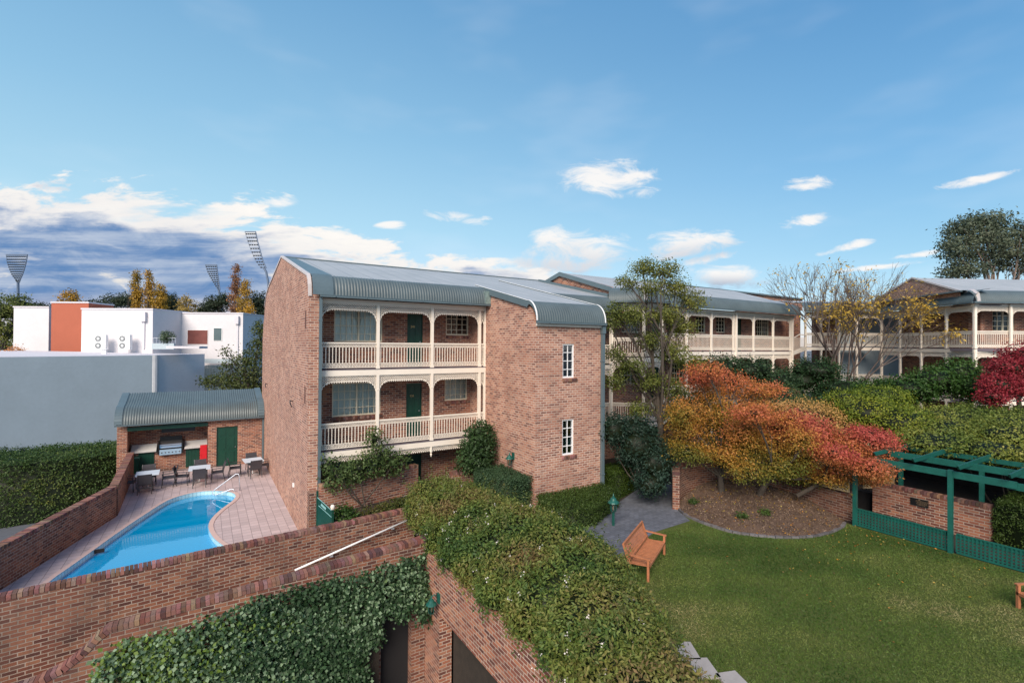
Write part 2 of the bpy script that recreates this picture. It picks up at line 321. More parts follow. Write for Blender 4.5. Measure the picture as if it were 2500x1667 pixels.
# ------------------------------------------------------------------ scene-graph helpers
def tag(o, label=None, cat=None, group=None, kind=None):
    if label: o['label'] = label
    if cat: o['category'] = cat
    if group: o['group'] = group
    if kind: o['kind'] = kind
    return o
def thing(name, loc, label, cat, group=None, rz=0):
    o = bpy.data.objects.new(name, None); COL.objects.link(o); o.location = loc; o.rotation_euler = (0, 0, rz)
    return tag(o, label, cat, group)
class Frame:
    def __init__(s, ox=0, oy=0, ang=0): s.ox, s.oy, s.c, s.s, s.a = ox, oy, math.cos(ang), math.sin(ang), ang
    def __call__(s, p): return (s.ox+p[0]*s.c-p[1]*s.s, s.oy+p[0]*s.s+p[1]*s.c, p[2])
ID = Frame()
class MB:
    def __init__(s, F=ID): s.v = []; s.f = []; s.F = F; s.tint = []
    def add(s, vs, fs, tint=None):
        n = len(s.v); s.v += [s.F(p) for p in vs]; s.f += [tuple(i+n for i in f) for f in fs]
        s.tint += [tint]*len(fs); return s
    def box(s, x0, x1, y0, y1, z0, z1, tint=None):
        return s.add([(x0, y0, z0), (x1, y0, z0), (x1, y1, z0), (x0, y1, z0), (x0, y0, z1), (x1, y0, z1), (x1, y1, z1), (x0, y1, z1)],
                     [(0, 3, 2, 1), (4, 5, 6, 7), (0, 1, 5, 4), (1, 2, 6, 5), (2, 3, 7, 6), (3, 0, 4, 7)], tint)
    def hexa(s, b, t, tint=None):
        "bottom 4 and top 4 points, counter-clockwise from above"
        return s.add(list(b)+list(t), [(0, 3, 2, 1), (4, 5, 6, 7), (0, 1, 5, 4), (1, 2, 6, 5), (2, 3, 7, 6), (3, 0, 4, 7)], tint)
    def bar(s, a, b, wd, h=None, up=(0, 0, 1), tint=None):
        "rectangular bar between two points"
        h = h or wd; a = Vector(a); b = Vector(b); d = (b-a).normalized(); u_ = Vector(up)
        if abs(d.dot(u_)) > .98: u_ = Vector((1, 0, 0))
        r = d.cross(u_).normalized()*wd/2; q = r.cross(d).normalized()*h/2
        return s.hexa([a-r-q, a+r-q, b+r-q, b-r-q], [a-r+q, a+r+q, b+r+q, b-r+q], tint)
    def tube(s, pts, rs, n=8, tint=None, cap=True):
        pts = [Vector(p) for p in pts]; rings = []; prev = None
        if not hasattr(rs, '__len__'): rs = [rs]*len(pts)
        for i, p in enumerate(pts):
            d = (pts[min(i+1, len(pts)-1)]-pts[max(i-1, 0)]).normalized()
            if prev is None: r = d.orthogonal().normalized()
            else:
                r = prev-d*prev.dot(d)
                r = r.normalized() if r.length > 1e-6 else d.orthogonal().normalized()
            prev = r; q = d.cross(r)
            rings.append([p+(r*math.cos(2*math.pi*k/n)+q*math.sin(2*math.pi*k/n))*rs[i] for k in range(n)])
        vs = [p for g in rings for p in g]; fs = []
        for i in range(len(pts)-1):
            for k in range(n): fs.append((i*n+k, i*n+(k+1) % n, (i+1)*n+(k+1) % n, (i+1)*n+k))
        if cap: fs += [tuple(range(n))[::-1], tuple((len(pts)-1)*n+k for k in range(n))]
        return s.add(vs, fs, tint)
    def lathe(s, c, prof, n=12, tint=None):
        "profile of (radius, z) round a vertical axis at c"
        vs = []; fs = []
        for (r, z) in prof:
            for k in range(n): vs.append((c[0]+r*math.cos(2*math.pi*k/n), c[1]+r*math.sin(2*math.pi*k/n), c[2]+z))
        for i in range(len(prof)-1):
            for k in range(n): fs.append((i*n+k, i*n+(k+1) % n, (i+1)*n+(k+1) % n, (i+1)*n+k))
        fs += [tuple(range(n))[::-1], tuple((len(prof)-1)*n+k for k in range(n))]
        return s.add(vs, fs, tint)
    def prism_z(s, poly, z0, z1, tint=None):
        n = len(poly)
        return s.add([(x, y, z0) for x, y in poly]+[(x, y, z1) for x, y in poly],
                     [tuple(range(n))[::-1], tuple(range(n, 2*n))]+[(i, (i+1) % n, n+(i+1) % n, n+i) for i in range(n)], tint)
    def prism_x(s, poly, x0, x1, tint=None):
        "polygon of (y,z) extruded along local x"
        n = len(poly)
        return s.add([(x0, y, z) for y, z in poly]+[(x1, y, z) for y, z in poly],
                     [tuple(range(n)), tuple(range(n, 2*n))[::-1]]+[(i, n+i, n+(i+1) % n, (i+1) % n) for i in range(n)], tint)
    def wall(s, x0, x1, y0, y1, z0, z1, holes=()):
        "wall along local x, front at y0, with rectangular openings (xa,xb,za,zb)"
        xs = sorted({x0, x1, *[h[0] for h in holes], *[h[1] for h in holes]}); zs = sorted({z0, z1, *[h[2] for h in holes], *[h[3] for h in holes]})
        def solid(i, j):
            if not (0 <= i < len(xs)-1 and 0 <= j < len(zs)-1): return False
            cx = (xs[i]+xs[i+1])/2; cz = (zs[j]+zs[j+1])/2
            return not any(h[0] < cx < h[1] and h[2] < cz < h[3] for h in holes)
        for i in range(len(xs)-1):
            for j in range(len(zs)-1):
                if not solid(i, j): continue
                a, b, c, d = xs[i], xs[i+1], zs[j], zs[j+1]
                s.add([(a, y0, c), (b, y0, c), (b, y0, d), (a, y0, d)], [(0, 1, 2, 3)])
                s.add([(a, y1, c), (b, y1, c), (b, y1, d), (a, y1, d)], [(3, 2, 1, 0)])
                if not solid(i-1, j): s.add([(a, y0, c), (a, y1, c), (a, y1, d), (a, y0, d)], [(3, 2, 1, 0)])
                if not solid(i+1, j): s.add([(b, y0, c), (b, y1, c), (b, y1, d), (b, y0, d)], [(0, 1, 2, 3)])
                if not solid(i, j-1): s.add([(a, y0, c), (b, y0, c), (b, y1, c), (a, y1, c)], [(3, 2, 1, 0)])
                if not solid(i, j+1): s.add([(a, y0, d), (b, y0, d), (b, y1, d), (a, y1, d)], [(0, 1, 2, 3)])
        return s
    def mesh(s, name, mat, off=(0, 0, 0), smooth=False):
        me = bpy.data.meshes.new(name)
        off = Vector(off)
        me.from_pydata([Vector(p)-off for p in s.v], [], s.f); me.materials.append(mat)
        me.update()
        # box-projected UVs in metres
        uvl = me.uv_layers.new(name='UVMap').data
        V = s.v
        for p in me.polygons:
            n = p.normal
            if abs(n.z) > .93: t = Vector((s.F.c, s.F.s, 0)); b = Vector((-s.F.s, s.F.c, 0))
            else:
                t = Vector((-n.y, n.x, 0)).normalized(); b = n.cross(t)
                if b.z < 0: b = -b
                if t.x*s.F.c+t.y*s.F.s < -1e-3 or (abs(t.x*s.F.c+t.y*s.F.s) <= 1e-3 and t.y < 0): t = -t
                if abs(n.z) < .05: b = Vector((0, 0, 1))
            for li in p.loop_indices:
                q = Vector(V[me.loops[li].vertex_index]); uvl[li].uv = (q.dot(t), q.dot(b))
        if any(c is not None for c in s.tint):
            at_ = me.attributes.new('tint', 'FLOAT_COLOR', 'FACE')
            at_.data.foreach_set('color', np.array([(*(c or (.3, .3, .3)), 1) for c in s.tint], dtype=np.float32).ravel())
        if smooth: me.polygons.foreach_set('use_smooth', [True]*len(me.polygons))
        return me
    def build(s, name, mat, parent=None, off=None, smooth=False):
        "mesh in world coordinates, re-based on its parent (or on off)"
        if off is None: off = parent_base(parent) if parent else (0, 0, 0)
        me = s.mesh(name, mat, off, smooth)
        o = bpy.data.objects.new(name, me); COL.objects.link(o)
        if parent: o.parent = parent
        else: o.location = off
        return o
def parent_base(p):
    b = Vector((0, 0, 0))
    while p: b = b+p.location; p = p.parent
    return b
def put(name, me, parent, loc, rz=0):
    "a part that re-uses a mesh, placed at a world position"
    o = bpy.data.objects.new(name, me); COL.objects.link(o); o.parent = parent
    o.location = Vector(loc)-parent_base(parent); o.rotation_euler = (0, 0, rz); return o
def copy_tree(o, parent=None):
    c = o.copy(); COL.objects.link(c); c.parent = parent
    for ch in list(o.children): copy_tree(ch, c)
    return c
rng = random.Random(7)
def brick_tint(r=rng, dark=1.0):
    k = r.random(); base = [(.13, .065, .055), (.20, .09, .07), (.25, .115, .088), (.30, .15, .115), (.24, .135, .11), (.36, .20, .155)][min(5, int(k*6))]
    return tuple(c*dark*r.uniform(.85, 1.15) for c in base)
def coping(mb, a, b, wdt, h, z_a, z_b=None, pitch=.086, side=0, dark=.9, jit=.004, r=rng):
    "row of header bricks on edge laid along a wall top from a to b (centre line)"
    a = Vector((a[0], a[1], 0)); b = Vector((b[0], b[1], 0)); L = (b-a).length; d = (b-a)/L; n = Vector((-d.y, d.x, 0)); z_b = z_a if z_b is None else z_b
    k = max(1, int(L/pitch)); p = L/k
    for i in range(k):
        s0 = i*p+.005; s1 = (i+1)*p-.005; z0 = z_a+(z_b-z_a)*(i+.5)/k+r.uniform(-jit, jit); w2 = wdt/2+r.uniform(-jit, jit)
        q = [a+d*s0-n*w2, a+d*s1-n*w2, a+d*s1+n*w2, a+d*s0+n*w2]
        c = .008
        mb.hexa([(v_.x, v_.y, z0) for v_ in q], [(v_.x, v_.y, z0+h) for v_ in q], brick_tint(r, dark))
# ------------------------------------------------------------------ foliage helpers
def nrm(a): return a/np.maximum(np.linalg.norm(a, axis=1, keepdims=True), 1e-9)
def leaves_mesh(name, P, N, size, col, aspect=.55, off=(0, 0, 0), extra=None, mat=None, seed=1, fold=0.):
    g = np.random.default_rng(seed); n = len(P)
    N = nrm(N); r = nrm(g.normal(size=(n, 3))); T = nrm(r-N*np.sum(r*N, 1, keepdims=True)); B = np.cross(N, T)
    s = (size*np.ones(n))[:, None]
    P = P-np.array(off)
    V = np.stack([P-T*s*.5, P+B*s*aspect*.5-T*s*.06, P+T*s*.5-N*s*.12, P-B*s*aspect*.5-T*s*.06], 1).reshape(-1, 3).astype(np.float32)
    me = bpy.data.meshes.new(name); nf = n
    ev, ef, ec = (extra if extra else ([], [], []))
    if ev:
        e = (np.array(ev, dtype=np.float32)-np.array(off, dtype=np.float32)); V = np.vstack([V, e])
    loops = [np.arange(n*4, dtype=np.int32)]; starts = list(range(0, n*4, 4)); cur = n*4
    st = np.arange(0, n*4, 4, dtype=np.int32)
    if ef:
        fl = []; ss = []
        for f in ef: ss.append(cur); fl += [i+n*4 for i in f]; cur += len(f)
        loops.append(np.array(fl, dtype=np.int32)); st = np.concatenate([st, np.array(ss, dtype=np.int32)]); nf += len(ef)
    loops = np.concatenate(loops)
    me.vertices.add(len(V)); me.vertices.foreach_set('co', V.astype(np.float32).ravel())
    me.loops.add(len(loops)); me.loops.foreach_set('vertex_index', loops)
    me.polygons.add(nf); me.polygons.foreach_set('loop_start', st)
    me.update(calc_edges=True)
    C = np.ones((nf, 4), dtype=np.float32); C[:n, :3] = col
    if ef: C[n:, :3] = np.array(ec)
    a = me.attributes.new('tint', 'FLOAT_COLOR', 'FACE'); a.data.foreach_set('color', C.ravel())
    me.materials.append(mat or M_leaf); me.validate(); return me
def ell(blobs, n, g, shell=.25):
    "random points near the surface of a union of ellipsoids, with outward normals"
    b = np.array(blobs, dtype=float); wgt = (b[:, 3]*b[:, 4]+b[:, 4]*b[:, 5]+b[:, 3]*b[:, 5]); wgt /= wgt.sum()
    k = g.choice(len(b), n, p=wgt); d = nrm(g.normal(size=(n, 3)))
    r = 1-shell*g.random(n)**2
    P = b[k, :3]+d*b[k, 3:6]*r[:, None]; N = nrm(d/b[k, 3:6])
    ins = np.zeros(n, bool)
    for q in range(len(b)):
        e = np.sum(((P-b[q, :3])/b[q, 3:6])**2, 1); ins |= (e < .62) & (k != q)
    return P[~ins], N[~ins]
def box_pts(poly, z0, z1, n, g, top=1.0):
    "random points on the sides and top of an upright prism (poly counter-clockwise)"
    poly = np.array(poly, float); m = len(poly); e = np.roll(poly, -1, 0)-poly; L = np.linalg.norm(e, axis=1)
    c = poly.mean(0); ta = np.array([abs(np.cross(poly[i]-c, poly[(i+1) % m]-c))/2 for i in range(m)])
    A = np.concatenate([L*(z1-z0), ta*top]); k = g.choice(2*m, n, p=A/A.sum()); a = g.random(n); b = g.random(n)
    P = np.zeros((n, 3)); N = np.zeros((n, 3))
    sd = k < m; i = k[sd]
    P[sd, :2] = poly[i]+e[i]*a[sd][:, None]; P[sd, 2] = z0+(z1-z0)*b[sd]
    N[sd, 0] = e[i, 1]/L[i]; N[sd, 1] = -e[i, 0]/L[i]
    i = k[~sd]-m; sq = np.sqrt(a[~sd])[:, None]; bb = b[~sd][:, None]
    P[~sd, :2] = c*(1-sq)+sq*(poly[i]*(1-bb)+poly[(i+1) % m]*bb); P[~sd, 2] = z1; N[~sd, 2] = 1
    return P, N
def lerpc(stops, t):
    "stops: list of rgb; t in 0..1"
    S = np.array(stops, float); t = np.clip(t, 0, .9999)*(len(S)-1); i = t.astype(int); f = (t-i)[:, None]
    return S[i]*(1-f)+S[i+1]*f
def snoise(P, fr, seed=0):
    g = np.random.default_rng(seed); s = np.zeros(len(P))
    for j in range(5):
        k = g.normal(size=3)*fr; s += np.sin(P@k+g.random()*6.28)
    return s/5
def clumps(P, N, per, rad_, g, flat=1.0, push=.0):
    "turn each seed point into a sprig of leaves"
    n = len(P); i = np.repeat(np.arange(n), per)
    j = g.normal(size=(n*per, 3))*rad_; j[:, 2] *= flat
    return P[i]+j+N[i]*push, nrm(N[i]*.8+g.normal(size=(n*per, 3))*.75+np.array([0, 0, .35])), i
def foliage(name, P, N, per, crad, leaf, cols, seed, parent=None, base=(0, 0, 0), flat=.8, aspect=.55, extra=None, patch=1.2, hue=None, lvar=.35):
    g = np.random.default_rng(seed)
    Q, M, i = clumps(P, N, per, crad, g, flat)
    cl = g.random(len(P))[i]
    t = .5+.30*snoise(Q, patch, seed)+.28*(cl-.5)+.25*(g.random(len(Q))-.5)
    if hue is not None: t = hue(Q, t, g)
    C = lerpc(cols, t)*(1+(g.random(len(Q))-.5)[:, None]*lvar)
    me = leaves_mesh(name, Q, M, leaf*(.65+.7*g.random(len(Q))), C, aspect, base, extra, seed=seed)
    o = bpy.data.objects.new(name, me); COL.objects.link(o)
    if parent: o.parent = parent
    else: o.location = base
    return o
def core_ell(blobs, k=.72, col=(.012, .02, .006), seg=10):  # near-black inner hull, painting the shade deep between the leaves
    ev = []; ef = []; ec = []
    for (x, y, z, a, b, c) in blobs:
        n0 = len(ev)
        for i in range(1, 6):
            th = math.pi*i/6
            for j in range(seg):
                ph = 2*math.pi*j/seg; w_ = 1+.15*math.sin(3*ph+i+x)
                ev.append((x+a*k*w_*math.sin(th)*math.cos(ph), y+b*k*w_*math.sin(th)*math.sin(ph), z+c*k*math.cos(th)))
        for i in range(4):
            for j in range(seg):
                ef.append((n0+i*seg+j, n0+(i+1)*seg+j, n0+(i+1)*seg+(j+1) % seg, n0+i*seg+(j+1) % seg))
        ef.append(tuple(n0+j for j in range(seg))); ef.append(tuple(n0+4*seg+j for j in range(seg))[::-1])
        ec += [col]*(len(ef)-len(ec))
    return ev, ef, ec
def core_box(poly, z0, z1, ins=.12, col=(.012, .02, .006)):  # dark box inside a hedge, its colour standing in for inner shade
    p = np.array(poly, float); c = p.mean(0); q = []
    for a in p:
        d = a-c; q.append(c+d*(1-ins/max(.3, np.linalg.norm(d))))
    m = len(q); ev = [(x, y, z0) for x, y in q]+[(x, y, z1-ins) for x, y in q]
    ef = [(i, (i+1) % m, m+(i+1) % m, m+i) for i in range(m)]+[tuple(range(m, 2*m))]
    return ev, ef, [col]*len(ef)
def limb(mb, a, b, r0, r1, sag=.1, n=5, r=rng, nseg=6):
    a = Vector(a); b = Vector(b); L = (b-a).length; o1 = Vector((r.uniform(-1, 1), r.uniform(-1, 1), r.uniform(-.3, 1)))*L*sag
    pts = [a.lerp(b, t)+o1*math.sin(math.pi*t)+Vector((r.uniform(-1, 1), r.uniform(-1, 1), 0))*L*.015*(0 < t < 1) for t in [i/n for i in range(n+1)]]
    mb.tube(pts, [r0+(r1-r0)*i/n for i in range(n+1)], nseg, cap=False); return pts
def skeleton(mb, base, blobs, r0, fork=.35, twigs=5, r=rng, up=.5):
    "trunk to the middle of the crown, limbs to every leaf mass, twigs beyond"
    c = Vector((sum(b[0] for b in blobs)/len(blobs), sum(b[1] for b in blobs)/len(blobs), sum(b[2] for b in blobs)/len(blobs)))
    base = Vector(base); f = base.lerp(c, fork); f.z = base.z+(c.z-base.z)*up
    tp = limb(mb, base, f, r0, r0*.7, .06, 5, r, 8)
    for b in blobs:
        e = Vector(b[:3]); st = tp[r.choice([3, 4, 5])]
        pts = limb(mb, st, e, r0*.42, r0*.12, .12, 5, r, 5)
        for k in range(twigs):
            d = Vector((r.gauss(0, 1), r.gauss(0, 1), r.gauss(.3, .8))).normalized()
            q = pts[r.choice([2, 3, 4])]
            limb(mb, q, e+Vector((d.x*b[3], d.y*b[4], d.z*b[5]))*.85, r0*.11, r0*.03, .12, 3, r, 4)
# ------------------------------------------------------------------ ironwork
def lace_cell(mb, x, z, c, t=.011, y0=-.012, y1=.012, r=None):
    h = c*.5
    mb.bar((x-h, 0, z-h), (x+h, 0, z+h), y1-y0, t, up=(0, 1, 0)); mb.bar((x-h, 0, z+h), (x+h, 0, z-h), y1-y0, t, up=(0, 1, 0))
def frieze_mesh(W, left=True, right=True, band=.20, R=.40, gap=.02, key={}):
    k = (round(W, 2), left, right, band, R)
    if k in key: return key[k]
    mb = MB(); c = .082
    def low(x):
        b = band
        for on, d in ((left, x), (right, W-x)):
            if on and d < R: b = max(b, band+R-math.sqrt(max(0, R*R-(R-d)**2)))
        return b
    mb.box(0, W, -.012, .012, -.025, 0)
    nx = int(W/c); cx = W/nx
    for i in range(nx):
        x = (i+.5)*cx; lo = low(x); j = 0
        while .03+(j+.5)*c < lo-.012: lace_cell(mb, x, -.03-(j+.5)*c, c*.9, .016); j += 1
        mb.box(x-.017, x+.017, -.011, .011, -lo-.05, -lo)                # drop
    pts = [(i*W/(nx*2), 0, -low(i*W/(nx*2))) for i in range(nx*2+1)]
    for a, b in zip(pts, pts[1:]): mb.bar(a, b, .024, .018, up=(0, 1, 0))
    key[k] = mb.mesh('lace_frieze', M_cream); return key[k]
def railing_mesh(W, H=.90, key={}):
    k = (round(W, 2), H)
    if k in key: return key[k]
    mb = MB(); mb.box(0, W, -.03, .03, H-.045, H); mb.box(0, W, -.02, .02, 0, .03); mb.box(0, W, -.012, .012, .145, .165); mb.box(0, W, -.012, .012, H-.175, H-.16)
    n = max(2, round(W/.112)); p = W/n
    for i in range(n):
        x = (i+.5)*p; mb.box(x-.0125, x+.0125, -.006, .006, .165, H-.175); mb.box(x-.019, x+.019, -.008, .008, .24, .27); mb.box(x-.018, x+.018, -.008, .008, H-.26, H-.235)
        mb.bar((x-p/2, 0, H-.16), (x, 0, H-.05), .02, .014, up=(0, 1, 0)); mb.bar((x, 0, H-.05), (x+p/2, 0, H-.16), .02, .014, up=(0, 1, 0)); mb.bar((x-p/2, 0, H-.05), (x, 0, H-.16), .02, .014, up=(0, 1, 0)); mb.bar((x, 0, H-.16), (x+p/2, 0, H-.05), .02, .014, up=(0, 1, 0))
        lace_cell(mb, x-p*.25, .088, .075, .017); mb.bar((x, 0, .03), (x+p*.5, 0, .145), .022, .017, up=(0, 1, 0))
    key[k] = mb.mesh('balustrade', M_cream); return key[k]
COLM = {}
def column_mesh(h):
    k = round(h, 2)
    if k not in COLM:
        mb = MB(); mb.box(-.052, .052, -.052, .052, 0, h); mb.box(-.066, .066, -.066, .066, 0, .10); mb.box(-.063, .063, -.063, .063, h-.55, h-.515)
        COLM[k] = mb.mesh('column', M_cream)
    return COLM[k]
def verandah(par, F, cols, zb, zt, back=1.3, rail=True, fr=True, fascia=None, x_end=None, floor=True, soffit=False, ends=(True, True)):
    """one storey of balcony: beam bottom zb, next beam bottom zt; columns at local x; front plane y=0"""
    x0, x1 = cols[0], cols[-1]
    if floor:
        MB(F).box(x0-.06, x1+.06, -.03, .07, zb, zb+.2).build('floor_beam', M_cream, par)
        MB(F).box(x0-.06, x1+.06, .07, back, zb+.09, zb+.215).build('balcony_floor', M_floor, par)
        MB(F).box(x0-.06, x1+.06, -.035, .0695, zb+.202, zb+.235).build('floor_edge', M_floor, par)
    zf = zb+.235
    for i, x in enumerate(cols):
        p = F((x, .02, zf)); put('column', column_mesh(zt-zf), par, p, F.a)
    for a, b in zip(cols, cols[1:]):
        W = b-a-.11
        if W < .12: continue
        if rail: put('balustrade', railing_mesh(W), par, F((a+.055, .02, zf+.05)), F.a)
        if fr: put('lace_frieze', frieze_mesh(W), par, F((a+.055, .02, zt-.002)), F.a)
def corrugated(par, F, prof, x0, x1, pitch=.105, amp=.009, name='curved_eave', mat=None, seg=6, flipn=False):
    "profile of (y,z) points swept along local x with real corrugations"
    prof = [Vector((0, a, b)) for a, b in prof]; n = max(2, int((x1-x0)/pitch*seg)); vs = []; fs = []; m = len(prof)
    nr = []
    for i in range(m):
        d = prof[min(i+1, m-1)]-prof[max(i-1, 0)]; nr.append(Vector((0, d.z, -d.y)).normalized()*(1 if d.y < 0 or True else 1))
    for i in range(n+1):
        x = x0+(x1-x0)*i/n; k = amp*math.sin(2*math.pi*(x-x0)/pitch)
        for p, q in zip(prof, nr): vs.append((x, p.y+q.y*k, p.z+q.z*k))
    for i in range(n):
        for j in range(m-1): fs.append((i*m+j, i*m+j+1, (i+1)*m+j+1, (i+1)*m+j))
    mb = MB(F); mb.add(vs, fs); return mb.build(name, mat or M_curve, par, smooth=True)
def bull(yk, zk, ye, ze, n=8):
    "bull-nosed eave from the roof knee (yk,zk) down to the gutter (ye,ze)"
    out = []
    for i in range(n+1):
        a = math.pi/2*i/n; out.append((ye+(yk-ye)*(1-math.sin(a)), ze+(zk-ze)*math.cos(a)))
    return out
def window(par, F, x0, x1, z0, z1, y, sashes=2, nx=3, nz=4, curtain=True, frame=None, label=None, dx=.05):
    "window set in a wall whose front face is at local y; panes and curtain are its sub-parts"
    fm = frame or M_creamF; t = .045; mb = MB(F)
    ya, yb = y+.03, y+.10
    mb.box(x0, x1, ya, yb, z0, z0+t*1.3); mb.box(x0, x1, ya, yb, z1-t, z1); mb.box(x0, x0+t, ya, yb, z0+t*1.3, z1-t); mb.box(x1-t, x1, ya, yb, z0+t*1.3, z1-t)
    w_ = (x1-x0)/sashes
    for i in range(1, sashes): mb.box(x0+w_*i-.03, x0+w_*i+.03, ya, yb, z0+t*1.3, z1-t)
    for i in range(sashes):
        a = x0+w_*i+.03; b = x0+w_*(i+1)-.03
        for k in range(1, nx): q = a+(b-a)*k/nx; mb.box(q-.012, q+.012, ya+.016, ya+.04, z0+t*1.3, z1-t)
        for k in range(1, nz):
            q = z0+(z1-z0)*k/nz; th = .02 if (k == nz//2 and sashes > 1 and i == 0) else .012; mb.box(a, b, ya+.014, ya+.042, q-th, q+th)
    wdw = mb.build('window', fm, par)
    if label: wdw['label'] = label
    MB(F).box(x0+.02, x1-.02, ya+.045, ya+.051, z0+.03, z1-.02).build('pane', M_glass, wdw)
    if curtain:
        mc = MB(F); n = int((x1-x0)/.03); vs = []; fs = []
        for i in range(n+1):
            x = x0+.03+(x1-x0-.06)*i/n; q = ya+.12+.02*math.sin(i*1.35+.7*math.sin(i*.31)); vs += [(x, q, z0+.02), (x, q, z1)]
        for i in range(n): fs.append((2*i, 2*i+2, 2*i+3, 2*i+1))
        mc.add(vs, fs).build('curtain', M_curtain, wdw, smooth=True)
    return wdw
def text_mesh(txt, size, mat, ext=.006):
    cu = bpy.data.curves.new('txt', 'FONT'); cu.body = txt; cu.size = size; cu.extrude = ext; cu.align_x = 'CENTER'; cu.align_y = 'CENTER'
    o = bpy.data.objects.new('txt', cu); COL.objects.link(o); bpy.context.view_layer.update()
    me = bpy.data.meshes.new_from_object(o.evaluated_get(bpy.context.evaluated_depsgraph_get())); bpy.data.objects.remove(o)
    me.materials.clear(); me.materials.append(mat); me.name = 'lettering'; return me
def letter(par, txt, size, mat, loc, rz, name='number'):
    o = bpy.data.objects.new(name, text_mesh(txt, size, mat)); COL.objects.link(o); o.parent = par
    o.location = Vector(loc)-parent_base(par); o.rotation_euler = (rad(90), 0, rz); return o
def door(par, F, x0, x1, z0, z1, y, num=None, panels=True, label=None):
    mb = MB(F); mb.box(x0+.035, x1-.035, y+.06, y+.10, z0, z1-.035)
    w_ = (x1-x0-.07)
    if panels:
        for i in range(2):
            for (a, b) in ((.07, .36), (.42, .72), (.78, .94)):
                xa = x0+.035+w_*(.10+.44*i); xb = xa+w_*.34; za = z0+(z1-z0)*a; zb = z0+(z1-z0)*b
                mb.box(xa, xb, y+.046, y+.061, za, zb); mb.box(xa+.03, xb-.03, y+.038, y+.047, za+.03, zb-.03)
    d = mb.build('door', M_green, par)
    if label: d['label'] = label
    fr = MB(F); fr.box(x0, x0+.034, y+.03, y+.11, z0, z1); fr.box(x1-.034, x1, y+.03, y+.11, z0, z1); fr.box(x0+.034, x1-.034, y+.03, y+.11, z1-.034, z1); fr.build('door_frame', M_green, d)
    k = MB(F); k.box(x1-.13, x1-.09, y+.01, y+.05, z0+1.0, z0+1.04); k.build('handle', M_steel, d)
    if num: letter(d, num, .13, M_gold, F((x0+w_*.42, y+.034, z0+(z1-z0)*.76)), F.a)
    return d
def soldier(par, F, x0, x1, y, z, r=rng):
    mb = MB(F); n = int((x1-x0)/.086)
    for i in range(n):
        a = x0+(x1-x0)*i/n+.004; b = x0+(x1-x0)*(i+1)/n-.004
        mb.hexa([(a, y-.035, z-.13), (b, y-.035, z-.13), (b, y-.004, z-.13), (a, y-.004, z-.13)], [(a, y-.045, z-.035), (b, y-.045, z-.035), (b, y+.03, z), (a, y+.03, z)], brick_tint(r, .95))
    mb.build('brick_sill', M_coping, par)
def gutter(par, F, x0, x1, y, z):
    mb = MB(F); mb.box(x0, x1, y-.06, y+.05, z-.07, z); mb.box(x0, x1, y-.07, y-.055, z-.008, z+.012)
    n = int((x1-x0)/1.05)
    for i in range(n): x = x0+.5+i*1.05; mb.box(x-.015, x+.015, y-.078, y-.061, z-.05, z+.004)
    return mb.build('gutter', M_gutter, par)
# ------------------------------------------------------------------ ground
def grid_sheet(name, x0, x1, y0, y1, z, mat, kind='structure', n=1):
    mb = MB(); mb.add([(x0, y0, z), (x1, y0, z), (x1, y1, z), (x0, y1, z)], [(0, 1, 2, 3)])
    o = mb.build(name, mat); tag(o, kind=kind); return o
grid_sheet('ground', -1500, 1500, -800, 3000, -2.6, M_asph)
LZ = .95
# street beyond the pool wall (a low terrace on the ground)
st = MB(); st.prism_z([(-60, 12.0), (-5.1, 19.3), (-3.42, 25.2), (-3.7, 31.6), (-3.7, 34.0), (-3.0, 90), (-60, 90)], -2.59, -1.8).build('street', M_asph); tag(bpy.data.objects['street'], kind='structure')
nb = MB(); nb.prism_z([(-3.0, 34.0), (3.2, 34.0), (20, 34.0), (80, 34), (80, 120), (-3.0, 120)], -2.58, -.58).build('back_ground', M_soil); tag(bpy.data.objects['back_ground'], kind='structure')
def cdt_sheet(mb, outer, holes, z, zf=None):
    pts = [Vector(p) for p in outer]; edges = [(i, (i+1) % len(outer)) for i in range(len(outer))]
    for h in holes:
        k = len(pts); pts += [Vector(p) for p in h]; edges += [(k+i, k+(i+1) % len(h)) for i in range(len(h))]
    vs, es, fs, *_ = delaunay_2d_cdt([Vector((p[0], p[1])) for p in pts], edges, [], 1, 1e-5)
    def inside(q, poly):
        c = False
        for i in range(len(poly)):
            x1, y1 = poly[i][0], poly[i][1]; x2, y2 = poly[i-1][0], poly[i-1][1]
            if (y1 > q[1]) != (y2 > q[1]) and q[0] < (x2-x1)*(q[1]-y1)/(y2-y1)+x1: c = not c
        return c
    keep = []
    for f in fs:
        q = sum((vs[i] for i in f), Vector((0, 0)))/len(f)
        if not any(inside(q, h) for h in holes): keep.append(tuple(f))
    mb.add([(p.x, p.y, zf(p.x, p.y) if zf else z) for p in vs], keep); return mb
def smooth_loop(p, it=2):
    for _ in range(it):
        q = []
        for i in range(len(p)):
            a, b = p[i], p[(i+1) % len(p)]; q += [(a[0]*.75+b[0]*.25, a[1]*.75+b[1]*.25), (a[0]*.25+b[0]*.75, a[1]*.25+b[1]*.75)]
        p = q
    return p
POOL = smooth_loop([(-3.75, 18.65), (-3.26, 20.12), (-2.49, 22.68), (-1.86, 24.47), (-1.31, 25.95), (-.76, 26.5), (-.1, 26.72), (.57, 26.42), (1.08, 25.9), (1.27, 25.25), (1.14, 24.5), (.64, 23.46), (.3, 22.46), (.17, 21.67), (.2, 20.87), (.37, 19.84), (.75, 18.7), (.8, 17.6), (.1, 16.7), (-1.5, 16.3), (-3.0, 16.5), (-3.8, 17.3)][::-1])
pc = (sum(p[0] for p in POOL)/len(POOL), sum(p[1] for p in POOL)/len(POOL))
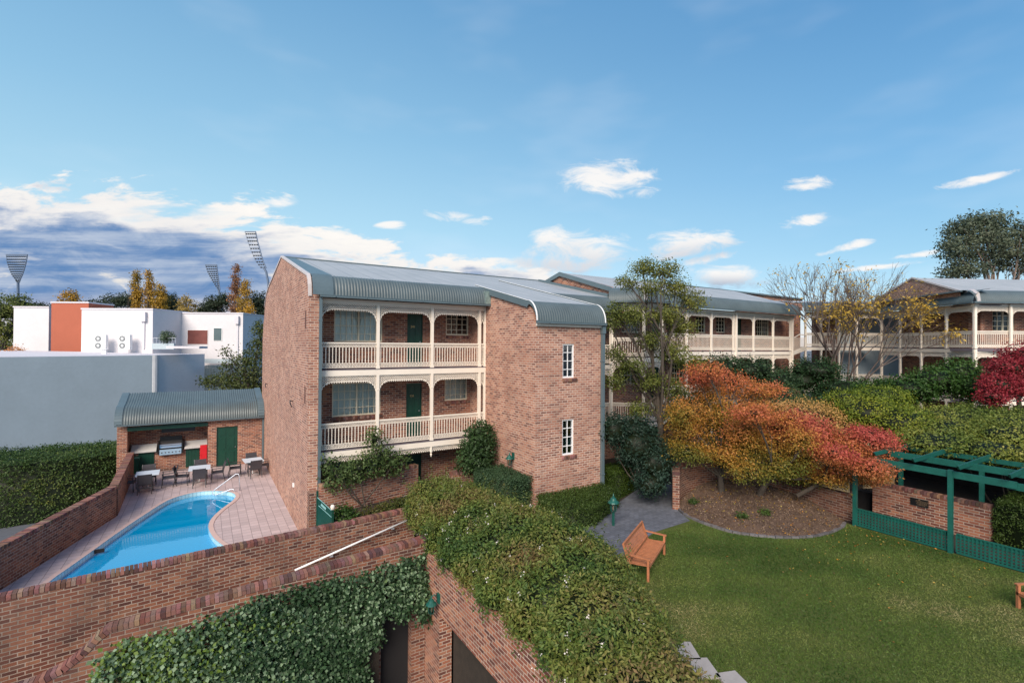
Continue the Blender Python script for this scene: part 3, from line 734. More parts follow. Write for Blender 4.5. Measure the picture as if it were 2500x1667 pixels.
def grow(poly, d):
    out = []
    for i in range(len(poly)):
        a, b = Vector(poly[i-1]), Vector(poly[(i+1) % len(poly)]); t = (b-a).normalized(); out.append((poly[i][0]+t.y*d, poly[i][1]-t.x*d))
    return out
gs = 1 if sum(poly_a[0]*poly_b[1]-poly_b[0]*poly_a[1] for poly_a, poly_b in zip(POOL, POOL[1:]+POOL[:1])) > 0 else -1
POOLO = grow(POOL, .16*gs)
DECK = [(-3.9, 14.6), (2.0, 15.0), (2.96, 15.2), (2.96, 31.6), (-3.25, 32.2), (-3.12, 24.65), (-5.0, 18.3)]
mb = cdt_sheet(MB(), DECK, [POOLO], 0.0); dk = mb.build('pool_deck', M_deck); tag(dk, kind='structure')
tag(MB().prism_z([(-3.9, 14.6), (2.96, 15.2), (2.96, 31.6), (-3.25, 32.2), (-3.12, 24.65), (-5.0, 18.3)], -2.57, -1.75).build('deck_base', M_soil), kind='structure')
# pool (one thing): coping, shell, water, steps
pool = thing('swimming_pool', (-1.4, 21.5, 0), 'bean shaped swimming pool of bright blue water sunk in the pink tiled deck', 'swimming pool')
n = len(POOL); mb = MB()
mb.add([(x, y, .02) for x, y in POOLO]+[(x, y, .02) for x, y in POOL], [(i, (i+1) % n, n+(i+1) % n, n+i) for i in range(n)])
mb.add([(x, y, -.01) for x, y in POOLO]+[(x, y, .02) for x, y in POOLO], [(i, (i+1) % n, n+(i+1) % n, n+i) for i in range(n)])
mb.build('coping', plain('pool_coping', (.55, .40, .36), .7, 0, .06, 3), pool)
mb = MB(); mb.add([(x, y, .02) for x, y in POOL]+[(x, y, -.42) for x, y in POOL], [(i, (i+1) % n, n+(i+1) % n, n+i) for i in range(n)])
ob = mb.build('waterline_tiles', M_pool, pool)
# waterline tiles need running uv
uvd = ob.data.uv_layers[0].data; s_ = 0
for p in ob.data.polygons:
    L = (Vector(POOL[p.vertices[1]])-Vector(POOL[p.vertices[0]])).length
    for li, q in zip(p.loop_indices, [(s_, .02), (s_+L, .02), (s_+L, -.42), (s_, -.42)]): uvd[li].uv = q
    s_ += L
mb = MB(); mb.add([(x, y, -.42) for x, y in POOL]+[(x+(pc[0]-x)*.12, y+(pc[1]-y)*.12, -1.5) for x, y in POOL], [(i, (i+1) % n, n+(i+1) % n, n+i) for i in range(n)]+[tuple(range(n, 2*n))])
mb.build('shell', M_poolfloor, pool)
mb = MB(); mb.prism_z([(.55, 26.35), (.2, 25.6), (.55, 24.9), (.8, 23.8), (1.1, 24.5), (1.2, 25.2), (1.0, 25.9)], -1.0, -.34); mb.prism_z([(-.2, 26.6), (-.25, 25.9), (.2, 25.6), (.55, 26.35)], -1.0, -.62); mb.build('pool_step', M_poolstep, pool)
mb = MB(); mb.add([(x, y, -.17) for x, y in POOL], [tuple(range(n))]); mb.build('water', M_water, pool)
mb = MB(); mb.box(-3.05, -2.75, 20.95, 20.99, -.12, .0); mb.build('skimmer', M_dark, pool)
mb = MB(); mb.lathe((-3.29, 21.33, 0), [(.24, .004), (.24, .010), (.22, .012)], 20); ob = mb.build('deck_cover', M_deck); tag(ob, 'round access cover let into the pink deck left of the pool', 'access cover')
# ------------------------------------------------------------------ pool rail
hr = MB(); A = Vector((.52, 25.95, 0)); 
hr.tube([(1.44, 25.96, 0), (1.42, 25.96, .68), (1.38, 25.98, .78), (1.28, 26.02, .78), (.45, 26.12, .16), (.36, 26.12, .06), (.38, 26.10, -.04), (.48, 26.08, -.08), (1.08, 25.9, .14), (1.18, 25.84, .14), (1.24, 25.78, 0)], .022, 8)
rl = hr.build('pool_handrail', M_rail, off=(1.3, 25.9, 0), smooth=True); tag(rl, 'bent steel grab rail over the steps at the far end of the pool', 'handrail')
# ------------------------------------------------------------------ main hotel wing
H1 = thing('hotel_wing', (2.95, 17.6, 0), 'three storey red brick hotel wing with a stair tower beside the pool', 'hotel building')
F0 = Frame(0, 17.8, 0)
def zr(y): return 9.17+.239*(y-17.9)          # roof plane
GX = 2.95
mb = MB(); mb.prism_x([(33.0, -2.2), (17.55, -2.2), (17.55, 8.45), (17.6, 8.75), (17.72, 8.98), (17.9, 9.12), (24.63, 10.74), (29.9, 9.85), (31.0, 9.55), (31.9, 8.9), (32.6, 8.0), (33.0, 7.0)][::-1], GX, GX+.32)
gw = mb.build('gable_wall', M_brickL, H1); gw['label'] = 'pale salmon gable wall beside the pool'
mb = MB(); prof = [(17.52, 8.45), (17.56, 8.78), (17.69, 9.02), (17.88, 9.17), (24.63, 10.80), (29.92, 9.91), (31.05, 9.61), (31.96, 8.95)]
for a, b in zip(prof, prof[1:]):
    mb.hexa([(GX-.04, a[0], a[1]-.03), (GX+.08, a[0], a[1]-.03), (GX+.08, b[0], b[1]-.03), (GX-.04, b[0], b[1]-.03)], [(GX-.04, a[0], a[1]+.05), (GX+.08, a[0], a[1]+.05), (GX+.08, b[0], b[1]+.05), (GX-.04, b[0], b[1]+.05)])
mb.build('gable_capping', M_flash, H1)
# two weathered brick niches near the front edge of the gable wall, their shadow painted as flat dark plates, hooks and a small light
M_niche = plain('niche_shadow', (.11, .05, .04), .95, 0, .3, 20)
for (za, zb) in ((7.35, 7.95), (4.75, 5.35)): MB().box(GX-.012, GX-.003, 18.05, 18.22, za, zb).build('painted_niche', M_niche, H1)
for (yy, zz) in ((30.07, 4.58), (20.87, 4.55)):
    m_ = MB(); m_.tube([(GX, yy, zz), (GX-.10, yy, zz+.05), (GX-.13, yy-.22, zz-.02), (GX-.10, yy-.42, zz-.16)], .022, 6); m_.build('iron_wall_tie', M_black, H1)
MB().box(GX-.06, GX, 20.29, 20.39, 1.35, 1.5).build('wall_light', M_white, H1)
# room walls behind the balconies
L0, L1, L2 = .18, 2.87, 5.69        # L1,L2 = underside of beams
YW = 1.3                            # depth of balconies -> wall at Y 19.1
def hol(zf): return [(4.1, 5.93, zf+1.0, zf+2.22), (6.95, 7.62, zf, zf+2.15), (8.66, 9.72, zf+1.22, zf+2.22)]
f1, f2 = L1+.215, L2+.215
mb = MB(F0); mb.wall(GX+.32, 9.85, YW, YW+.2, -2.2, 8.6, [(4.1, 5.93, f2+1.0, f2+2.22), (6.95, 7.62, f2, f2+2.15), (8.66, 9.72, f2+1.32, f2+2.25), (4.05, 5.88, f1+1.0, f1+2.25), (6.93, 7.6, f1, f1+2.15), (8.62, 9.68, f1+1.36, f1+2.3), (4.05, 5.88, L0+1.0, L0+2.3), (6.93, 7.6, L0, L0+2.15)])
mb.build('room_wall', M_brick, H1)
for (xo, zf, lab) in ((0, f2, 'top floor'), (-.04, f1, 'middle floor')):
    window(H1, F0, 4.1+(xo if xo == 0 else -.05), 5.93+(xo if xo == 0 else -.05), zf+1.0, zf+(2.22 if xo == 0 else 2.25), YW, 2, 4, 4, label='wide curtained window of the '+lab)
    soldier(H1, F0, 4.05+xo, 6.0+xo, YW, zf+.99)
    window(H1, F0, 8.66+xo, 9.72+xo, zf+(1.32 if xo == 0 else 1.36), zf+(2.25 if xo == 0 else 2.3), YW, 1, 4, 4, curtain=(xo != 0), label='small dark window of the '+lab)
    soldier(H1, F0, 8.66+xo, 9.72+xo, YW, zf+(1.31 if xo == 0 else 1.35))
window(H1, F0, 4.05, 5.88, L0+1.0, L0+2.3, YW, 2, 4, 4)
door(H1, F0, 6.95, 7.62, f2, f2+2.15, YW, '241'); door(H1, F0, 6.93, 7.6, f1, f1+2.15, YW, '131'); door(H1, F0, 6.93, 7.6, L0, L0+2.15, YW)
cols = [3.33, 5.37, 7.49, 9.58]
verandah(H1, F0, cols+[9.84], L2, 8.24, YW-.005)
verandah(H1, F0, cols+[9.84], L1, L2, YW-.005)
MB(F0).box(3.27, 9.85, -.03, .05, 8.24, 8.40).build('fascia', M_cream, H1)
MB(F0).box(3.27, 9.85, .051, YW, 8.30, 8.36).build('soffit', M_floor, H1)
# frieze with pendants under the lower balcony
for a, b in zip(cols, cols[1:]): put('lace_frieze', frieze_mesh(b-a-.02, False, False, .14, .4), H1, (a+.01, 17.82, L1-.002), 0)
for a in cols[1:]:
    m_ = MB(); m_.lathe((a, 17.82, L1-.42), [(.0, 0), (.03, .05), (.045, .12), (.02, .16), (.05, .2), (.05, .42)], 8); m_.build('pendant', M_cream, H1)
MB(F0).box(3.27, 9.84, -.0, YW, L0-.1, L0).build('ground_slab', M_conc, H1)
# roofs
R0 = 24.63; zR = 10.75
corrugated(H1, ID, bull(17.95, zr(17.95)+.02, 17.42, 8.47), GX+.75, 9.86)
mb = MB(); mb.hexa([(GX+.3, 17.95, zr(17.95)-.05), (9.86, 17.95, zr(17.95)-.05), (9.86, R0, zR-.05), (GX+.3, R0, zR-.05)], [(GX+.3, 17.95, zr(17.95)+.02), (9.86, 17.95, zr(17.95)+.02), (9.86, R0, zR+.03), (GX+.3, R0, zR+.03)]); mb.build('roof', M_roof, H1)
b_ = bull(17.95, zr(17.95)+.03, 17.40, 8.47); mb = MB()
for a, b in zip(b_, b_[1:]): mb.add([(GX+.09, a[0]-.01, a[1]+.01), (GX+.76, a[0]-.012, a[1]+.01), (GX+.76, b[0]-.012, b[1]), (GX+.09, b[0]-.01, b[1])], [(0, 3, 2, 1)])
mb.hexa([(GX+.09, 17.95, zr(17.95)-.02), (GX+.8, 17.95, zr(17.95)-.02), (GX+.55, R0, zR), (GX+.09, R0, zR)], [(GX+.09, 17.95, zr(17.95)+.05), (GX+.8, 17.95, zr(17.95)+.05), (GX+.55, R0, zR+.05), (GX+.09, R0, zR+.05)])
mb.build('roof_end_flashing', M_gutter, H1)
gutter(H1, ID, GX+.32, 9.84, 17.40, 8.47)
mb = MB(); mb.box(3.27, 3.36, 17.46, 17.54, -.4, 8.4); [mb.box(3.255, 3.375, 17.455, 17.56, z, z+.04) for z in (1.5, 3.4, 5.6, 7.6)]; mb.build('downpipe', M_gutter, H1)
# stair tower
TX0, TX1, TY = 9.85, 12.9, 14.15
def prism_side(x, t_, lab='tower_side_wall'):
    mb = MB(); mb.prism_x([(TY+.2, -2.2), (19.3, -2.2), (19.3, zr(19.3)-.06), (14.75, zr(14.75)-.06), (14.5, 8.2), (14.32, 8.0), (14.24, 7.62), (TY+.2, 7.62)], x, x+t_); return mb.build(lab, M_brickL, H1)
prism_side(TX0, .22); prism_side(TX1-.22, .22)
FT = Frame(0, TY, 0)
MB().box(TX0+.25, TX1-.25, TY+.9, TY+1.0, -2, 7.6).build('dark_backing', M_dark, H1)  # black sheet added behind the tower windows in place of interior shade
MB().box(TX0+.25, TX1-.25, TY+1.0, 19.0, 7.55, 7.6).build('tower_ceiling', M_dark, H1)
mb = MB(FT); mb.wall(TX0, TX1, 0, .2, -2.2, 7.62, [(11.05, 11.58, 5.63, 6.87), (11.05, 11.58, 2.81, 4.11)]); mb.build('tower_front_wall', M_brickL, H1)
for za, zb in ((5.63, 6.87), (2.81, 4.11)):
    window(H1, FT, 11.05, 11.58, za, zb, 0, 1, 2, 4, curtain=False, frame=M_white); soldier(H1, FT, 11.03, 11.72, 0, za-.005)
corrugated(H1, ID, bull(14.6, zr(14.6)+.02, 13.98, 7.66), TX0-.02, TX1+.05)
mb = MB(); mb.hexa([(9.86, 14.6, zr(14.6)-.06), (TX1+.05, 14.6, zr(14.6)-.06), (TX1+.05, R0, zR-.05), (9.86, R0, zR-.05)], [(9.86, 14.6, zr(14.6)+.02), (TX1+.05, 14.6, zr(14.6)+.02), (TX1+.05, R0, zR+.03), (9.86, R0, zR+.03)]); mb.build('roof', M_roof, H1)
for (xa, ye) in ((TX0-.09, 18.6), (TX1+.05, 22.0)):
    pr_ = [(13.97, 7.66)]+bull(14.6, zr(14.6)+.02, 13.98, 7.66)[::-1]+[(ye, zr(ye)+.02)]
    mb = MB(); m2 = MB()
    for a, b in zip(pr_, pr_[1:]):
        if abs(b[0]-a[0])+abs(b[1]-a[1]) < .01: continue
        mb.hexa([(xa, a[0], a[1]-.22 if a[0] > 14.5 else a[1]-.1), (xa+.05, a[0], a[1]-.22 if a[0] > 14.5 else a[1]-.1), (xa+.05, b[0], b[1]-.22 if b[0] > 14.5 else b[1]-.1), (xa, b[0], b[1]-.22 if b[0] > 14.5 else b[1]-.1)], [(xa, a[0], a[1]+.03), (xa+.05, a[0], a[1]+.03), (xa+.05, b[0], b[1]+.03), (xa, b[0], b[1]+.03)])
        m2.hexa([(xa-.005, a[0], a[1]+.031), (xa+.055, a[0], a[1]+.031), (xa+.055, b[0], b[1]+.031), (xa-.005, b[0], b[1]+.031)], [(xa-.005, a[0], a[1]+.043), (xa+.055, a[0], a[1]+.043), (xa+.055, b[0], b[1]+.043), (xa-.005, b[0], b[1]+.043)])
    mb.build('barge_board', M_gutter, H1); m2.build('barge_flashing', M_white, H1)
MB().box(9.62, 9.84, 17.36, 17.6, 8.42, 9.0).build('gutter_box', plain('weathered_zinc', (.20, .27, .26), .6, .2, .5, 8), H1)
gutter(H1, ID, TX0-.08, TX1+.1, 13.98, 7.66); MB().box(TX0, TX1, 14.06, 14.145, 7.50, 7.58).build('fascia', M_cream, H1)
mb = MB(); mb.box(TX1-.03, TX1+.09, 14.02, 14.13, -.4, 7.6); mb.box(TX1-.05, TX1+.11, 13.99, 14.14, 7.28, 7.56); [mb.box(TX1-.045, TX1+.105, 14.0, 14.149, z, z+.04) for z in (1.9, 4.5, 6.2)]; mb.build('downpipe', M_gutter, H1)
# second balcony bay right of the tower
mb = MB(F0); mb.wall(TX1, 17.3, YW, YW+.2, -2.2, 8.6, [(13.5, 14.3, f2, f2+2.1), (13.5, 14.3, f1, f1+2.1), (15.2, 16.3, f2+1.1, f2+2.1), (15.2, 16.3, f1+1.1, f1+2.1)]); mb.build('room_wall', M_brick, H1)
for zf in (f1, f2):
    door(H1, F0, 13.5, 14.3, zf, zf+2.1, YW); window(H1, F0, 15.2, 16.3, zf+1.1, zf+2.1, YW, 1, 4, 4)
c2 = [12.98, 14.95, 16.88]
verandah(H1, F0, c2, L2, 8.24, YW-.005); verandah(H1, F0, c2, L1, L2, YW-.005)
MB(F0).box(12.9, 16.95, -.03, .05, 8.24, 8.40).build('fascia', M_cream, H1); MB(F0).box(12.9, 17.2, .051, YW, 8.30, 8.36).build('soffit', M_floor, H1)
corrugated(H1, ID, bull(17.95, zr(17.95)+.02, 17.42, 8.47), TX1+.05, 17.2)
gutter(H1, ID, TX1+.1, 17.1, 17.40, 8.47)
mb = MB(); mb.hexa([(TX1+.05, 17.95, zr(17.95)-.05), (17.35, 17.95, zr(17.95)-.05), (17.35, R0, zR-.05), (TX1+.05, R0, zR-.05)], [(TX1+.05, 17.95, zr(17.95)+.02), (17.35, 17.95, zr(17.95)+.02), (17.35, R0, zR+.03), (TX1+.05, R0, zR+.03)]); mb.build('roof', M_roof, H1)
mb = MB(); mb.hexa([(GX+.3, R0, zR-.05), (17.35, R0, zR-.05), (17.35, 32.8, 8.4), (GX+.3, 32.8, 8.4)], [(GX+.3, R0, zR+.03), (17.35, R0, zR+.03), (17.35, 32.8, 8.5), (GX+.3, 32.8, 8.5)]); mb.build('roof', M_roof, H1)
MB().box(GX+.32, 17.3, 32.6, 32.9, -2.2, 8.4).build('back_wall', M_brick, H1)
MB().box(GX+.1, 17.35, R0-.09, R0+.09, zR+.02, zR+.07).build('ridge_capping', M_gutter, H1)
MB().box(GX+.3, 17.3, 19.4, 32.6, 8.3, 8.36).build('ceiling', M_dark, H1)
# ------------------------------------------------------------------ middle wing
H2 = thing('hotel_wing', (17.3, 17.8, 0), 'middle brick hotel wing with long lace balconies, ending at the stair bridge', 'hotel building')
Z1, Z2, ZF, ZG = 6.33-2.82, 6.33, 8.78, 9.0
g1, g2 = Z1+.215, Z2+.215
mb = MB(F0)
H = [(18.9, 20.3, g2+1.0, g2+2.1), (21.1, 21.9, g2, g2+2.1), (22.9, 24.3, g2+1.0, g2+2.1), (25.0, 25.9, g2+1.1, g2+2.1), (26.95, 27.85, g2+1.15, g2+2.15), (29.0, 29.55, g2, g2+2.15), (31.2, 32.7, g2+1.0, g2+2.2)]
H += [(a, b, c-2.82, d-2.82) for a, b, c, d in H]+[(a, b, c-5.64, d-5.64) for a, b, c, d in H]
mb.wall(17.3, 35.0, YW, YW+.2, -2.2, 9.1, H); mb.build('room_wall', M_brick, H2)
for i, h in enumerate(H):
    if i >= 14: continue
    if (h[3]-h[2]) > 2: door(H2, F0, *h, YW)
    else: window(H2, F0, *h, YW, 2 if h[1]-h[0] > 1.2 else 1, 3, 4, curtain=(i % 7 in (0, 2, 6, 4)))
    if (h[3]-h[2]) < 2 and i < 7: soldier(H2, F0, h[0]-.04, h[1]+.04, YW, h[2]-.005)
c3 = [20.4, 22.55, 24.69, 26.78, 28.83, 30.98, 33.0]
verandah(H2, F0, c3, Z2, ZF, YW-.005); verandah(H2, F0, c3, Z1, Z2, YW-.005)
for z in (.95, ):
    for x in c3: put('column', column_mesh(Z1-z), H2, (x, 17.82, z), 0)
for x in (26.96, 33.16): MB().box(x-.055, x+.055, 17.70, 17.79, 1.0, ZF+.14).build('downpipe', M_cream, H2)
# angled corner bay
PA = (16.95, 17.8); PB = (18.05, 16.75); PC = (19.35, 16.75); PD = (20.4, 17.8)
for (a, b) in ((PA, PB), (PB, PC), (PC, PD)):
    ang = math.atan2(b[1]-a[1], b[0]-a[0]); L = math.hypot(b[0]-a[0], b[1]-a[1]); FA = Frame(a[0], a[1], ang)
    dz = 0 if a is not PC else 0
    verandah(H2, FA, [0, L], Z2-.28, ZF, .6, floor=False); verandah(H2, FA, [0, L], L1, Z2-.28, .6, floor=False)
    for z in (Z2-.28, L1): MB(FA).box(.0, L, -.03, .06, z, z+.2).build('floor_beam', M_cream, H2)
    MB(FA).box(0, L, -.03, .05, ZF, ZG-.06).build('fascia', M_cream, H2)
    corrugated(H2, FA, bull(.55, 9.72, -.32, ZG), -.16, L+.16, .105)
    gutter(H2, FA, -.14, L+.14, -.34, ZG)
for z in (Z2-.28, L1): MB().prism_z([(PA[0]+.05, PA[1]+.0), (PB[0]+.05, PB[1]+.07), (PC[0]-.05, PC[1]+.07), (PD[0], PD[1]), (PD[0], 19.09), (PA[0]+.05, 19.09)], z+.09, z+.215).build('balcony_floor', M_floor, H2)
MB().prism_z([(16.95, 17.85), (18.05, 16.8), (19.35, 16.8), (20.4, 17.85), (20.4, 19.2), (16.95, 19.2)], ZG-.2, ZG-.12).build('soffit', M_floor, H2)
# short stair from the lower balcony up to the next level, beside the tree
mb = MB()
for i in range(5): mb.box(19.5+i*.28, 19.5+i*.28+.3, 16.9, 17.75, L1+.25+i*.13, L1+.30+i*.13)
mb.build('stair_tread', M_floor, H2)
m_ = MB(); m_.bar((19.35, 16.83, L1+.1), (20.95, 16.83, L1+.86), .05, .26); m_.build('stair_stringer', M_cream, H2)
m_ = MB(); m_.bar((19.35, 16.80, L1+1.15), (20.95, 16.80, L1+1.9), .05, .05); [m_.box(19.45+i*.13, 19.47+i*.13, 16.79, 16.81, L1+.3+i*.062, L1+1.18+i*.062) for i in range(12)]; m_.build('stair_rail', M_cream, H2)
# roof of the middle wing : gable wall, lean-to, brick clerestory
GZ = 10.95; GY = 22.3
mb = MB(); mb.prism_x([(17.5, 8.4), (26.5, 8.4), (26.5, 9.9), (GY, GZ), (18.3, 9.8), (17.5, 9.1)], 17.25, 17.45); mb.build('gable_wall', M_brick, H2)
def zr2(y): return 9.68+(GZ-9.68)/(GY-18.1)*(y-18.1)
corrugated(H2, ID, bull(18.1, zr2(18.1)+.02, 17.42, ZG), 20.2, 33.6)
mb = MB(); mb.hexa([(17.2, 18.1, zr2(18.1)-.05), (33.6, 18.1, zr2(18.1)-.05), (33.6, GY, GZ-.03), (17.2, GY, GZ-.03)], [(17.2, 18.1, zr2(18.1)+.02), (33.6, 18.1, zr2(18.1)+.02), (33.6, GY, GZ+.04), (17.2, GY, GZ+.04)])
mb.hexa([(17.2, GY, GZ-.03), (33.6, GY, GZ-.03), (33.6, 27, 9.7), (17.2, 27, 9.7)], [(17.2, GY, GZ+.04), (33.6, GY, GZ+.04), (33.6, 27, 9.8), (17.2, 27, 9.8)]); mb.build('roof', M_roof, H2)
mb = MB()
for a, b in (((17.7, 9.35), (18.1, zr2(18.1))), ((18.1, zr2(18.1)), (GY, GZ)), ((GY, GZ), (26.6, 9.9))):
    mb.hexa([(17.12, a[0], a[1]-.16), (17.2, a[0], a[1]-.16), (17.2, b[0], b[1]-.16), (17.12, b[0], b[1]-.16)], [(17.12, a[0], a[1]+.07), (17.2, a[0], a[1]+.07), (17.2, b[0], b[1]+.07), (17.12, b[0], b[1]+.07)])
mb.build('barge_board', M_gutter, H2)
MB().hexa([(17.0, 18.2, 9.25), (17.22, 18.2, 9.25), (17.22, 24.2, 10.66), (17.0, 24.2, 10.66)], [(17.0, 18.2, 9.42), (17.22, 18.2, 9.42), (17.22, 24.2, 10.8), (17.0, 24.2, 10.8)]).build('step_flashing', M_gutter, H2)
MB().box(24.5, 44, 22.7, 22.9, 10.0, 10.98).build('clerestory_wall', M_brick, H2)
MB().hexa([(24.4, 22.55, 11.0), (44, 22.55, 10.95), (44, 27, 11.3), (24.4, 27, 11.3)], [(24.4, 22.55, 11.12), (44, 22.55, 11.05), (44, 27, 11.4), (24.4, 27, 11.4)]).build('upper_roof', M_gutter, H2)
gutter(H2, ID, 20.3, 33.7, 17.40, ZG); MB(F0).box(20.4, 33.6, -.03, .05, ZF, ZG-.065).build('fascia', M_cream, H2); MB(F0).box(20.4, 33.6, .051, YW, 8.84, 8.9).build('soffit', M_floor, H2)
MB().box(17.3, 34.9, 26.6, 26.9, -2.2, 9.6).build('back_wall', M_brick, H2)
MB().box(34.8, 35.0, 18.2, 26.6, -2.2, 9.6).build('end_wall', M_brick, H2)
MB().box(17.5, 34.8, 19.4, 26.6, 9.0, 9.05).build('ceiling', M_dark, H2)
# hip flashing strip on the corner bay roof
m_ = MB(); m_.tube([(18.05-.23, 16.75-.34, ZG), (18.05-.16, 16.75-.2, ZG+.42), (18.05+.05, 16.95, 9.66), (18.2, 17.25, 9.76)], [.07, .08, .08, .07], 4); m_.build('hip_capping', M_flash, H2)
# ------------------------------------------------------------------ right wing
H3 = thing('hotel_wing', (35.1, 9.13, 0), 'right hand brick hotel wing with a gable, behind the dark red maple', 'hotel building')
W1_, W2_, WF, WG = 6.58-2.82, 6.58, 9.08, 9.3
B = (35.1, 9.13); ang1 = rad(-28); ang2 = rad(54)+math.pi
FR = Frame(B[0], B[1], ang1)
LA = 7.35; A_ = (B[0]+math.cos(rad(54))*LA, B[1]+math.sin(rad(54))*LA)
FL = Frame(A_[0], A_[1], rad(54)+math.pi)         # runs from the bridge to the corner
dv = 1.35
for (F_, L_, hs, cs) in ((FR, 9.0, [(2.55, 3.9)], [0, 1.95, 2.12, 4.2, 6.3, 8.4]), (FL, LA, [], [0, 1.75, 3.55, 5.45, LA])):
    hh = [(a, b, W2_+.215+1.0, W2_+2.4) for a, b in hs]+[(a, b, W1_+.215+1.0, W1_+2.4) for a, b in hs]
    x0_ = dv*.95 if F_ is FR else .0; x1_ = L_ if F_ is FR else L_-dv*.95+.0
    MB(F_).wall(x0_, x1_, dv, dv+.2, -2.2, 9.4, hh).build('room_wall', M_brick, H3)
    for h in hh: window(H3, F_, *h, dv, 2, 2, 4)
    if F_ is FR: cs = [0, 2.12, 4.2, 6.3, 8.4]
    verandah(H3, F_, cs, W2_, WF, dv-.01); verandah(H3, F_, cs, W1_, W2_, dv-.01)
    for x in cs: put('column', column_mesh(W1_-.9), H3, F_((x, .02, .9)), F_.a)
    MB(F_).box(-.05, L_+.05, -.03, .05, WF, WG-.065).build('fascia', M_cream, H3); MB(F_).box(0, L_, .052, dv, 9.13, 9.18).build('soffit', M_floor, H3)
    e0 = -.42 if F_ is FR else 0; e1 = L_ if F_ is FR else L_+.30
    corrugated(H3, F_, bull(.55, 10.0, -.32, WG), e0+.16, e1, .105); gutter(H3, F_, e0, e1, -.34, WG)
MB(FR).box(1.93, 2.04, -.12, -.04, .9, WF+.14).build('downpipe', M_cream, H3)
def P3(s_, d_, z_): q = FR((s_, d_, z_)); return q
RZ = 11.2
apex = (34.95, 11.3)
e1v = (math.cos(ang1), math.sin(ang1)); e2v = (math.cos(rad(54)), math.sin(rad(54)))
def pp(s_, t_, z_, o=(35.45, 9.7)): return (o[0]+e1v[0]*s_+e2v[0]*t_, o[1]+e1v[1]*s_+e2v[1]*t_, z_)
mb = MB(); mb.hexa([pp(-.1, 0, 9.95), pp(9, 0, 9.95), pp(9, 3.6, RZ-.05), pp(-.1, 3.6, RZ-.05)], [pp(-.1, 0, 10.0), pp(9, 0, 10.0), pp(9, 3.6, RZ), pp(-.1, 3.6, RZ)])
mb.hexa([pp(-.1, 3.6, RZ-.05), pp(9, 3.6, RZ-.05), pp(9, 7.6, 9.9), pp(-.1, 7.6, 9.9)], [pp(-.1, 3.6, RZ), pp(9, 3.6, RZ), pp(9, 7.6, 9.95), pp(-.1, 7.6, 9.95)]); mb.build('roof', M_roof, H3)
mb = MB(); mb.add([pp(-.12, .05, 9.3), pp(-.12, 7.4, 9.3), pp(-.12, 7.4, 9.93), pp(-.12, 3.6, RZ-.04), pp(-.12, .05, 9.96), pp(.3, .15, 9.3), pp(.3, 7.4, 9.3), pp(.3, 7.4, 9.93), pp(.3, 3.6, RZ-.04), pp(.3, .15, 9.96)], [(4, 3, 2, 1, 0), (5, 6, 7, 8, 9), (0, 1, 6, 5)]); mb.build('gable_wall', M_brickL, H3)
mb = MB()
for a, b in ((( -.0, 9.97), (3.6, RZ)), ((3.6, RZ), (7.6, 9.95))):
    mb.hexa([pp(-.18, a[0], a[1]-.05), pp(-.11, a[0], a[1]-.05), pp(-.11, b[0], b[1]-.05), pp(-.18, b[0], b[1]-.05)], [pp(-.18, a[0], a[1]+.05), pp(-.11, a[0], a[1]+.05), pp(-.11, b[0], b[1]+.05), pp(-.18, b[0], b[1]+.05)])
mb.build('barge_board', M_flash, H3)
mb = MB(); mb.hexa([pp(-.45, -.3, 9.9), pp(.1, -.1, 9.93), pp(.1, 7.4, 9.93), pp(-.5, 7.4, 9.9)], [pp(-.45, -.3, 9.98), pp(.1, -.1, 10.0), pp(.1, 7.4, 10.0), pp(-.5, 7.4, 9.98)]); mb.build('apron_flashing', M_gutter, H3)
m_ = MB(); m_.tube([FR((-.12, -.33, WG)), FR((-.06, -.2, WG+.45)), FR((.12, .2, 9.93)), FR((.35, .6, 10.02))], [.09, .1, .1, .09], 4); m_.build('hip_capping', M_flash, H3)
MB(FR).box(dv, 9, dv+.2, 9, 9.2, 9.25).build('ceiling', M_dark, H3)
# ------------------------------------------------------------------ stair bridge linking the wings
H4 = thing('stair_bridge', (34.8, 17.8, 0), 'two level cream balcony bridge joining the middle and right hotel wings', 'walkway bridge')
a4 = (34.8, 17.75); b4 = (A_[0], A_[1]); L4 = math.hypot(b4[0]-a4[0], b4[1]-a4[1]); FB = Frame(a4[0], a4[1], math.atan2(b4[1]-a4[1], b4[0]-a4[0]))
for z, zt in ((W2_+.05, WF), (W1_+.05, W2_+.05)): verandah(H4, FB, [0, 1.1, 2.35, 3.6, L4], z, zt, 1.5, fr=(z > 6))
for x in (0, 1.1, 3.6, L4): put('column', column_mesh(W1_-.9), H4, FB((x, .02, .9)), FB.a)
MB(FB).box(0, L4, -.03, .05, WF, WG-.065).build('fascia', M_cream, H4)
corrugated(H4, FB, bull(.8, 9.95, -.32, WG), -.3, L4+.4); gutter(H4, FB, -.3, L4+.4, -.34, WG)
MB(FB).hexa([(-.5, .8, 9.9), (L4+1, .8, 9.9), (L4+1, 3, 10.2), (-.5, 3, 10.2)], [(-.5, .8, 9.97), (L4+1, .8, 9.97), (L4+1, 3, 10.27), (-.5, 3, 10.27)]).build('roof', M_roof, H4)
MB(FB).box(2.0, 3.4, 1.6, 2.4, -2.2, 9.4).build('brick_pier', M_brick, H4)
MB(FB).box(3.4, L4+5, 1.9, 2.1, -2.2, 9.4).build('grey_wall', M_grey, H4)
m_ = MB(); m_.bar((33.2, 17.72, Z2+.1), (34.8, 17.72, Z2+.42), .05, .26); m_.bar((33.2, 17.72, Z2+1.1), (34.0, 17.72, Z2+1.36), .05, .05); m_.bar((34.0, 17.72, Z2+1.36), (34.8, 17.72, Z2+1.3), .05, .05)
[m_.box(33.3+i*.12, 33.32+i*.12, 17.71, 17.73, Z2+.3, Z2+1.15) for i in range(12)]; m_.build('stair_flight', M_cream, H4)
